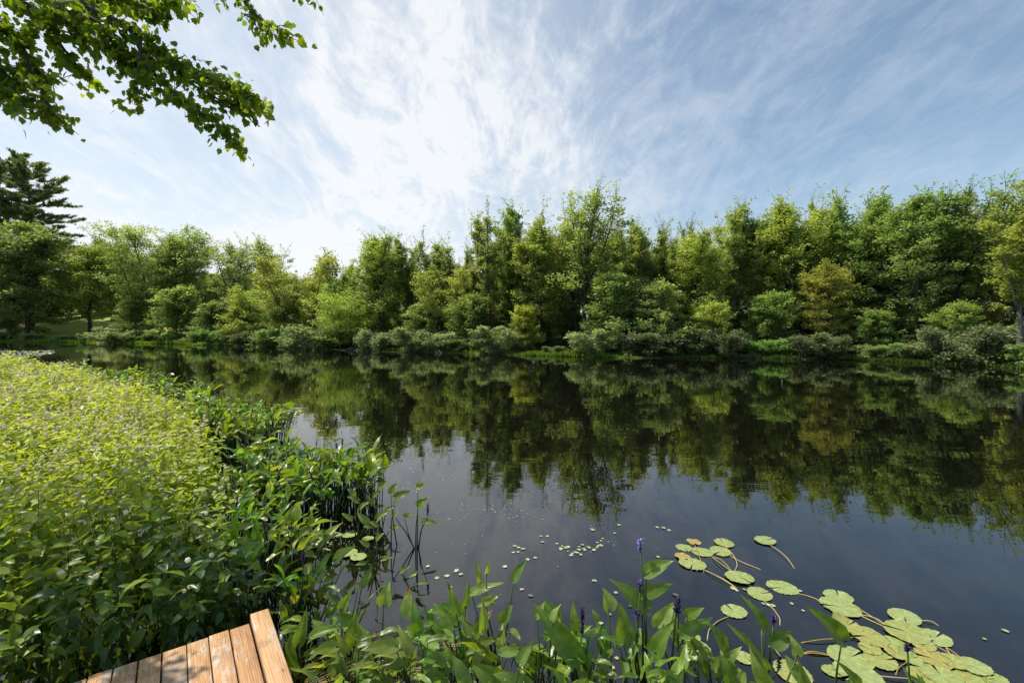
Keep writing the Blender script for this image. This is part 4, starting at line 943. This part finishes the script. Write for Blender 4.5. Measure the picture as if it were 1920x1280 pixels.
for k, (x, y, w, ti, lab, fo, tl) in enumerate(PADS):
    p = on_water(*zx(x, y)); rad = w / 2 / 2.8235 * p[1] / F
    root = thing('lily_pad', lab, 'lily pad', (p[0], p[1], .003 + .0013 * (k % 9)), 0)
    ang = r.uniform(0, 6.28)
    b = make_pad(0, 0, rad * .87, 0, ti, .045 if ti > .2 else .13, 300 + k, tl, fo).build('blade', M['pad'], root, smooth=True); b.rotation_euler = (0, 0, ang)
    if k in trails:
        e = on_water(*zx(*trails[k])) - p; e[2] = 0; g2 = np.random.default_rng(k)
        for s in range(2 if k in (13, 8, 6, 19, 20) else 1):
            dv = unit(np.array([e[0], e[1]])); st = MB(); per = np.array([-dv[1], dv[0], 0]) * np.linalg.norm(e) * g2.uniform(-.14, .14)
            s0 = np.array([*dv * rad * .8, -.004]); ee = e + per * .3 * s; arch = g2.uniform(.0, .012)
            pts = [s0, s0 * .67 + ee * .33 + per * .7 + np.array([0, 0, arch]), s0 * .33 + ee * .67 + per * .8 + np.array([0, 0, arch]), ee + np.array([0, 0, -.012])]
            tt = np.linspace(0, 3, 13); pp = np.stack([np.interp(tt, range(4), np.array(pts)[:, c_]) for c_ in range(3)], 1)
            pp[1:-1] = (pp[:-2] + pp[1:-1] * 2 + pp[2:]) / 4
            st.tube(pp, .0034, 6, 0, g2.uniform(.4, 1)); st.build('stem', M['pad_stem'], root, smooth=True)
# pale pads in the inlet left
for k, (px, py, w, lab) in enumerate([(599, 1006, 30, 'pale pad at the left of the row in the shaded inlet'), (627, 1004, 27, 'pale pad in the middle of the row in the shaded inlet'), (656, 1003, 28, 'pale pad at the right of the row in the shaded inlet'), (588, 1020, 40, 'pale pad in front of the row in the shaded inlet'), (652, 1038, 34, 'pale pad under the long lit leaf in the inlet'), (672, 1046, 30, 'pale pad floating right of the long lit leaf'), (690, 1012, 20, 'small pad at the open side of the shaded inlet')]):
    p = on_water(px, py); rad = w / 2 * p[1] / F
    root = thing('lily_pad', lab, 'lily pad', (p[0], p[1], .006 + .002 * k), 0)
    make_pad(0, 0, rad, 0, .85, .05, 400 + k).build('blade', M['pad'], root, smooth=True).rotation_euler = (0, 0, r.uniform(0, 6))

# small floating hearts, one object each
small = MB(); a = np.linspace(.25, 2 * PI - .25, 12); small.add([(0, 0, .001)] + [(math.cos(t), math.sin(t), 0) for t in a], [np.array([(0, k, k + 1) for k in range(1, 12)])], 0, .7)
sroot = small.build('floating_leaf', M['speck'])
tag(sroot, '-', 'floating leaf')
used = False
def put_small(px, py, w, label, group):
    global used
    p = on_water(px, py); o = sroot if not used else sroot.copy()
    if used: C.objects.link(o)
    used = True
    s = w / 2 * p[1] / F; o.location = (p[0], p[1], .004 + r.uniform(0, .002)); o.scale = (s, s * r.uniform(.8, 1.1), 1); o.rotation_euler = (r.gauss(0, .05), r.gauss(0, .05), r.uniform(0, 6))
    c = r.uniform(.75, 1.25); o.color = (c, c, c * r.uniform(.7, 1), 1); o['label'] = label; o['group'] = group
zc = lambda x, y: (940 + x / 3.84, 960 + y / 3.84)
for k in range(34):
    t = r.random(); x = 380 + 370 * t; y = 240 + 60 * math.sin(t * 3.0) * r.uniform(.1, 1.1) + r.gauss(0, 8) - (max(0, t - .75) * 200)
    put_small(*zc(x, y), r.uniform(4, 8), 'one of the tiny leaves in the curved drift left of the lilac flower spike', 'tiny leaves in the curved drift')
for x, y in [(97, 243), (125, 255), (155, 265), (85, 290), (120, 288), (190, 340), (245, 328), (25, 393), (285, 173), (332, 175), (297, 215)]:
    put_small(*zc(x, y), r.uniform(6, 9), 'one of the tiny floating leaves left of the curved drift', 'tiny leaves left of the drift')
for x, y in [(650, 122), (660, 130), (815, 153), (848, 92), (1123, 110), (1168, 113), (1207, 130), (1130, 322)]:
    put_small(*zc(x, y), r.uniform(6, 9), 'one of the tiny leaves scattered beyond the lilac flower spike', 'tiny leaves beyond the lilac spike')
for x, y in [(148, 557), (213, 602), (825, 580), (928, 677), (1253, 597), (670, 495), (765, 990), (740, 930), (715, 800), (710, 870), (780, 735), (830, 1050), (760, 1045), (800, 1120), (740, 1150)]:
    put_small(*zc(x, y), r.uniform(6, 10), 'one of the tiny leaves floating among the front pickerelweed stems', 'tiny leaves among the front stems')
for x, y in [(1710, 672), (1822, 628), (570, 492), (590, 495), (540, 485), (690, 485), (750, 522), (735, 417), (440, 410), (460, 470), (390, 408), (378, 402), (400, 415), (75, 438)]:
    put_small(*zx(x, y), r.uniform(6, 11), 'one of the tiny leaves scattered along the lily pad trail', 'tiny leaves along the lily trail')
for k in range(9):
    put_small(r.gauss(845, 22), r.gauss(1082, 14), r.uniform(5, 10), 'one of the tiny leaves beside the furled bud-like leaf', 'tiny leaves by the furled leaf')

# uncounted specks: pollen, duckweed
g = np.random.default_rng(77); mb = MB()
def specks(n, cx, cy, sx, sy, w):
    px = g.normal(cx, sx, n); py = np.maximum(g.normal(cy, sy, n), 668)
    P = np.array([on_water(a_, b_, .003) for a_, b_ in zip(px, py)]); sz = w * P[:, 1] / F * g.uniform(.5, 1.5, n)
    ang = g.uniform(0, 6.28, n); D = np.stack([np.cos(ang), np.sin(ang), np.zeros(n)], 1)
    mb.leaves(P, D, np.tile([0, 0, 1.0], (n, 1)), sz, sz * .7, (T_SIX[0] * np.array([1, 1, 0]), T_SIX[1]), 0, g.uniform(.3, 1, n))
specks(170, 560, 805, 34, 9, 3.5); specks(60, 640, 815, 40, 10, 3); specks(50, 700, 835, 40, 10, 3); specks(70, 760, 905, 45, 18, 3); specks(60, 900, 960, 60, 12, 3)
specks(120, 425, 745, 40, 8, 3); specks(50, 1000, 1000, 150, 30, 2.2); specks(90, 600, 1010, 25, 10, 5); specks(60, 640, 1200, 40, 30, 5); specks(40, 330, 705, 50, 8, 3)
tag(mb.build('floating_specks', M['speck']), 'pale duckweed and pollen specks drifting on the pond', 'duckweed', kind='stuff')
mb = MB(); n = 900
px = g.uniform(-60, 100, n); py = 657 + g.random(n) * 20 * np.clip(1 - px / 140, .2, 1)
P = np.array([on_water(a_, b_, .01) for a_, b_ in zip(px, py)]); ang = g.uniform(0, 6.28, n)
sz = g.uniform(.12, .32, n); mb.leaves(P, np.stack([np.cos(ang), np.sin(ang), g.uniform(0, .12, n)], 1), np.array([0, 0, 1.0]) + g.normal(0, .08, (n, 3)), sz, sz * .9, T_SIX, 0, g.uniform(.5, 1, n))
tag(mb.build('distant_lily_pads', M['speck']), 'glinting raft of far lily pads beyond the bushes at the left', 'lily pads', kind='stuff')

# rushes lying in the bottom water by the dock
mb = MB()
for k in range(150):
    px, py = r.uniform(560, 860), r.uniform(1190, 1300); p = on_water(px, py, .01); a = r.choice([r.gauss(.25, .25), r.gauss(.9, .3)]); L = r.uniform(.15, .5)
    d = np.array([math.cos(a), math.sin(a), r.uniform(-.03, .12)])
    mb.tube([p - d * L / 2, p + np.array([0, 0, .012]), p + d * L / 2], [.0022, .0028, .0015], 4, 0, r.uniform(.1, .9), cap=False)
tag(mb.build('dead_rushes', M['pad_stem']), 'tangle of pale dead stems lying on the water right of the dock', 'reeds', kind='stuff')

# ------------------------------------------------------------------ dock
corner = np.array([-1.44, 2.69]); du = np.array([-.595, .804]); dl = np.array([-.804, -.595])     # du along planks (away), dl along the end edge (left)
dock = thing('dock', 'weathered wooden dock of lengthwise planks with a raised edge board', 'dock', (corner[0], corner[1], 0), math.atan2(-dl[1], -dl[0]))
# local axes: +x = -dl (to the right), +y = du
def board(mbx, x0, x1, y0, y1, z0, z1, tint, bev=.004):
    e = bev
    ring = [(x0, z0), (x1, z0), (x1, z1 - e), (x1 - e, z1), (x0 + e, z1), (x0, z1 - e)]
    V = [(x, y0, z) for x, z in ring] + [(x, y1 - (e if z == z1 else 0), z) for x, z in ring]
    Fq = np.array([(k, k + 6, (k + 1) % 6 + 6, (k + 1) % 6) for k in range(6)]); caps = np.array([(0, 1, 2, 3, 4, 5), (11, 10, 9, 8, 7, 6)])
    mbx.add(V, [Fq, caps], 0, tint)
deck, edge_b = MB(), MB()
W = .0975; x = -.098; kx = 0
scr = MB()
while x > -2.0:
    w = W * r.uniform(.94, 1.05); gap = r.uniform(.004, .009)
    board(deck, x - w, x - gap, -4.6, -.045 + r.uniform(-.012, .008), .312, .345 + r.uniform(-.002, .002), r.uniform(.1, 1))
    for yy in (-.16, -.75, -1.35):
        for fx in (.25, .75):
            c = np.array([x - gap - (w - gap) * fx, yy + r.uniform(-.01, .01), .3475]); a = np.arange(7) * 2 * PI / 7
            scr.add([(c[0] + .0042 * math.cos(t), c[1] + .0042 * math.sin(t), c[2]) for t in a], np.array([range(7)]), 0, .5)
    x -= w; kx += 1
deck.build('deck', M['wood'], dock)
board(edge_b, -.094, .0, -4.6, .0, .318, .370, .75, .004)
edge_b.build('edge_board', M['wood'], dock)
scr.build('screws', M['steel'], dock)
fr = MB(); board(fr, -2.0, -.02, -.10, -.062, .16, .308, .2); fr.build('end_beam', M['wood'], dock)
fr = MB(); board(fr, -.06, -.022, -4.6, -.104, .16, .308, .25); fr.build('side_beam', M['wood'], dock)
for (px_, py_) in ((-.09, -.16), (-1.9, -.16), (-.09, -2.4), (-1.9, -2.4)):
    po = MB(); po.tube([(px_, py_, -.8), (px_, py_, .300)], .045, 10); po.build('post', M['wood'], dock, smooth=False)
pr = MB(); t = np.linspace(0, 2 * PI, 15)
pr.tube(np.column_stack([np.full(15, .022), -.27 + .014 * np.cos(t), .33 + .014 * np.sin(t)]), .005, 6, cap=False)
pr.build('rope_eye', M['white_plastic'], dock, smooth=True)

# ------------------------------------------------------------------ overhanging maple
maple = thing('overhanging_maple', 'maple with leafy branches reaching into the top left of the picture', 'tree', (-6.6, 3.9, .1))
o = np.array(maple.location); wood_m = MB(); g = np.random.default_rng(55)
wood_m.tube(np.array([(-6.6, 3.9, -.1), (-6.58, 3.9, 2.5), (-6.5, 3.95, 5), (-6.4, 4.0, 6.5), (-6.3, 4.0, 8)]) - o, [.17, .14, .11, .08, .03], 10)
BP = [ # pixel way-points and depths
 ([(-260, 60), (-80, -60), (120, 10), (250, 72), (340, 140), (420, 175), (492, 205)], 3.77, .045, 1.0),
 ([(250, 72), (285, 150), (340, 205), (405, 245), (444, 284)], 3.74, .016, 1.1),
 ([(300, 110), (360, 175), (430, 215), (470, 214)], 3.83, .012, .9),
 ([(270, 95), (265, 150), (262, 200)], 3.65, .010, .8),
 ([(-260, 60), (-60, 20), (30, 80), (72, 160), (103, 236)], 3.54, .03, 1.0),
 ([(-160, 60), (-50, 70), (10, 150), (55, 222)], 3.42, .02, 1.1),
 ([(-120, 100), (-30, 130), (10, 180), (20, 210)], 3.48, .015, 1.2),
 ([(-80, -60), (60, 40), (110, 90), (140, 132), (178, 168)], 3.71, .018, .6),
 ([(-30, -50), (100, 20), (190, 60), (232, 120), (250, 130)], 3.59, .02, 1.3),
 ([(-80, -70), (60, -10), (180, 20), (300, 30)], 3.89, .02, 1.5),
 ([(-60, -40), (60, 30), (150, 70), (200, 105)], 3.54, .015, 1.4),
 ([(120, -120), (260, -30), (440, -12), (480, 45), (538, 86)], 4.01, .022, .75),
 ([(260, -60), (330, -20), (360, 18)], 4.01, .01, .5),
 ([(440, -60), (540, -20), (592, 8)], 4.07, .01, .6),
 ([(120, -60), (220, 0), (290, 40), (330, 20)], 3.83, .012, 1.1),
 ([(-420, 60), (-260, 0), (-150, 60), (-80, 150)], 3.30, .03, 1.4)]
P, D, T = [], [], []
SHADE = [[(-6.6, 3.9, 4.3), (-6.2, 3.1, 4.3), (-5.8, 2.5, 4.0), (-5.5, 2.1, 3.6)], [(-6.6, 3.9, 3.8), (-6.3, 3.4, 3.7), (-5.7, 3.0, 3.5), (-5.3, 2.9, 3.2)], [(-4.7, 3.0, 3.7), (-4.2, 2.8, 3.5), (-3.7, 2.6, 3.25), (-3.3, 2.45, 3.1)], [(-6.6, 3.9, 5.2), (-6.2, 3.4, 5.2), (-6.0, 3.0, 5.0)]]  # unseen branches added out of frame to shade the near bushes and dapple the dock
for n_, (wp, Y, rad, den) in enumerate(BP + [(w_, 0, .025, 1.7) for w_ in SHADE]):
    pts = np.array(wp, float) if Y == 0 else np.array([at(px_ - 6, py_ - 20, Y + .12 * math.sin(k * 1.7 + n_)) for k, (px_, py_) in enumerate(wp)])
    if n_ in (0, 4, 15):
        pts = np.vstack([[(-6.5, 3.95, 3.6 + .2 * (n_ % 7))], pts])
    t = np.linspace(0, len(pts) - 1, 24); cv = np.stack([np.interp(t, range(len(pts)), pts[:, c_]) for c_ in range(3)], 1)
    cv[1:-1] = (cv[:-2] + 2 * cv[1:-1] + cv[2:]) / 4
    wood_m.tube(cv - o, rad * (1 - np.linspace(0, .88, 24)) + .002, 6, cap=False)
    length = np.linalg.norm(np.diff(cv, axis=0), axis=1).sum(); nt = int(length * 34 * den)
    for w in range(nt):
        f = (.12 + .88 * (w + r.random()) / nt) * 23; k = min(int(f), 22); q0 = cv[k] + (cv[k + 1] - cv[k]) * (f - k)
        bd = unit(cv[k + 1] - cv[k]); taper = 1 - .55 * f / 23
        dd = bd * .9 + np.array([r.gauss(0, .5), r.gauss(0, .8), r.gauss(-.15, .45)])
        tp = polyline(q0, dd, r.uniform(.11, .31) * (.5 + .6 * taper), 3, (0, 0, -.25), .1, r)
        if w % 2 == 0: wood_m.tube(tp - o, [.004, .003, .0025, .0015], 4, cap=False)
        m = r.randint(5, 9); u = g.random(m) * 3; kk = np.minimum(u.astype(int), 2); ff = (u - kk)[:, None]
        base = tp[kk] * (1 - ff) + tp[kk + 1] * ff
        P.append(base + g.normal(0, .024, (m, 3))); D.append(unit(unit(tp[kk + 1] - tp[kk]) * .35 + g.normal(0, .5, (m, 3)) + np.array([0.1, 0, -.75])))
        c = r.uniform(.15, .75) + (.25 if f > 18 else 0); T.append(np.clip(c + g.normal(0, .2, m), 0, 1))
P, D, T = np.concatenate(P), np.concatenate(D), np.concatenate(T)
N = unit(np.array([SUN[0] * .3, SUN[1] * .3, .9]) + g.normal(0, .55, P.shape))
lf = MB(); L = g.uniform(.036, .070, len(P)); lf.leaves(P - o, D, N, L, L * g.uniform(.8, 1.0, len(P)), T_MAPLE, 0, T, curl=g.uniform(-.1, .3, len(P)))
wood_m.build('trunk', M['bark'], maple, smooth=True); lf.build('crown', M['maple_leaf'], maple)

# ------------------------------------------------------------------ camera, sun, sky
cam = bpy.data.cameras.new('camera'); co = bpy.data.objects.new('camera', cam); C.objects.link(co)
co.location = (0, 0, HC); co.rotation_euler = (PI / 2, 0, 0); cam.lens = 16; cam.sensor_width = 36; cam.shift_y = -(640 - V0) / 1920
cam.clip_start = .05; cam.clip_end = 3000
bpy.context.scene.camera = co
sl = bpy.data.lights.new('sun', 'SUN'); so = bpy.data.objects.new('sun', sl); C.objects.link(so)
sl.energy = 5.0; sl.angle = math.radians(.55); sl.color = (1, .95, .86)
so.rotation_euler = Vector(tuple(-SUN)).to_track_quat('-Z', 'Y').to_euler()
W_ = bpy.data.worlds.new('World'); bpy.context.scene.world = W_; W_.use_nodes = True
t = W_.node_tree; t.nodes.clear()
class WN(NT):
    def __init__(s, tree): s.t = tree
k = WN(t)
out = k.n('ShaderNodeOutputWorld'); bg = k.n('ShaderNodeBackground'); bg.inputs[1].default_value = .15
sky = k.n('ShaderNodeTexSky', sky_type='NISHITA'); sky.sun_disc = False; sky.sun_elevation = SUN_EL; sky.sun_rotation = SUN_AZ
sky.air_density = 1.0; sky.dust_density = .5; sky.ozone_density = 1.6
tc = k.n('ShaderNodeTexCoord'); sp = k.n('ShaderNodeSeparateXYZ'); k.l(tc.outputs['Generated'], sp.inputs[0])
def math_(op, a, b=None, clamp=False):
    n = k.n('ShaderNodeMath', operation=op, use_clamp=clamp)
    for idx, v in enumerate((a, b)):
        if v is None: continue
        if hasattr(v, 'is_linked'): k.l(v, n.inputs[idx])
        else: n.inputs[idx].default_value = v
    return n.outputs[0]
den = math_('ADD', math_('MAXIMUM', sp.outputs[2], 0.0), .34)
u = math_('DIVIDE', sp.outputs[0], den); v = math_('DIVIDE', sp.outputs[1], den)
cv = k.n('ShaderNodeCombineXYZ'); k.l(u, cv.inputs[0]); k.l(v, cv.inputs[1])
def mapped(rot, sc, loc=(0, 0, 0)):
    m = k.n('ShaderNodeMapping'); m.inputs['Rotation'].default_value = (0, 0, math.radians(rot)); m.inputs['Scale'].default_value = sc; m.inputs['Location'].default_value = loc
    k.l(cv.outputs[0], m.inputs[0]); return m.outputs[0]
fib = k.noise(2.0, 9, mapped(28, (2.6, 1.1, 1)), .68, 2.0)          # long fibres
puff = k.noise(1.5, 7, mapped(-15, (1.3, 1.1, 1), (5.3, 2.2, 0)), .62, .8)
fine = k.noise(5.0, 7, mapped(-40, (2.2, 1.1, 1)), .7, 1.2)
nn = math_('ADD', math_('MULTIPLY', fib.outputs[0], .42), math_('ADD', math_('MULTIPLY', puff.outputs[0], .42), math_('MULTIPLY', fine.outputs[0], .30)))
# where the veil is thick: a broad lobe towards the front left, thinning to the right
def lobe(az, el, lo, hi):
    d = (math.sin(math.radians(az)) * math.cos(math.radians(el)), math.cos(math.radians(az)) * math.cos(math.radians(el)), math.sin(math.radians(el)))
    vm = k.n('ShaderNodeVectorMath', operation='DOT_PRODUCT'); vm.inputs[1].default_value = d; k.l(tc.outputs['Generated'], vm.inputs[0])
    mr = k.n('ShaderNodeMapRange', interpolation_type='SMOOTHSTEP'); mr.inputs[1].default_value = math.cos(math.radians(lo)); mr.inputs[2].default_value = math.cos(math.radians(hi)); k.l(vm.outputs['Value'], mr.inputs[0])
    return mr.outputs[0]
l1 = lobe(-28, 18, 52, 10); l2 = lobe(16, 22, 48, 6)
low = k.n('ShaderNodeMapRange', interpolation_type='SMOOTHSTEP'); low.inputs[1].default_value = .34; low.inputs[2].default_value = .0; k.l(sp.outputs[2], low.inputs[0])
mr = k.n('ShaderNodeMapRange', interpolation_type='SMOOTHSTEP'); mr.inputs[1].default_value = .46; mr.inputs[2].default_value = .74; k.l(nn, mr.inputs[0])
veil = math_('ADD', math_('ADD', .12, math_('MULTIPLY', l1, .44)), math_('MULTIPLY', low.outputs[0], .42))
amp = math_('ADD', math_('ADD', .02, math_('MULTIPLY', l1, .50)), math_('MULTIPLY', l2, .40))
cl = math_('MULTIPLY', math_('ADD', veil, math_('MULTIPLY', mr.outputs[0], amp), True), .94)
hs = k.n('ShaderNodeMix', data_type='RGBA'); k.l(cl, hs.inputs[0]); skc = k.n('ShaderNodeHueSaturation'); skc.inputs['Saturation'].default_value = .95; skc.inputs['Value'].default_value = .98; k.l(sky.outputs[0], skc.inputs['Color']); k.l(k.mix(1.0, skc.outputs[0], (.90, 1.03, 1.0), 'MULTIPLY'), hs.inputs[6])
ccol = k.mix(l1, (4.7, 5.2, 5.9), (6.4, 6.55, 6.7)); k.l(ccol, hs.inputs[7])
k.l(hs.outputs[2], bg.inputs[0]); k.l(bg.outputs[0], out.inputs[0])

sc = bpy.context.scene
sc.view_settings.view_transform = 'Standard'; sc.view_settings.look = 'None'; sc.view_settings.exposure = 0; sc.view_settings.gamma = 1
sc.render.engine = 'CYCLES'
sc.cycles.max_bounces = 6; sc.cycles.diffuse_bounces = 3; sc.cycles.glossy_bounces = 3; sc.cycles.transmission_bounces = 3; sc.cycles.transparent_max_bounces = 4
sc.cycles.sample_clamp_indirect = 6; sc.cycles.use_denoising = True; sc.cycles.use_adaptive_sampling = True; sc.cycles.adaptive_threshold = .015
for ob in list(sc.objects):
    for key in ('_h', '_w'):
        if key in ob: del ob[key]
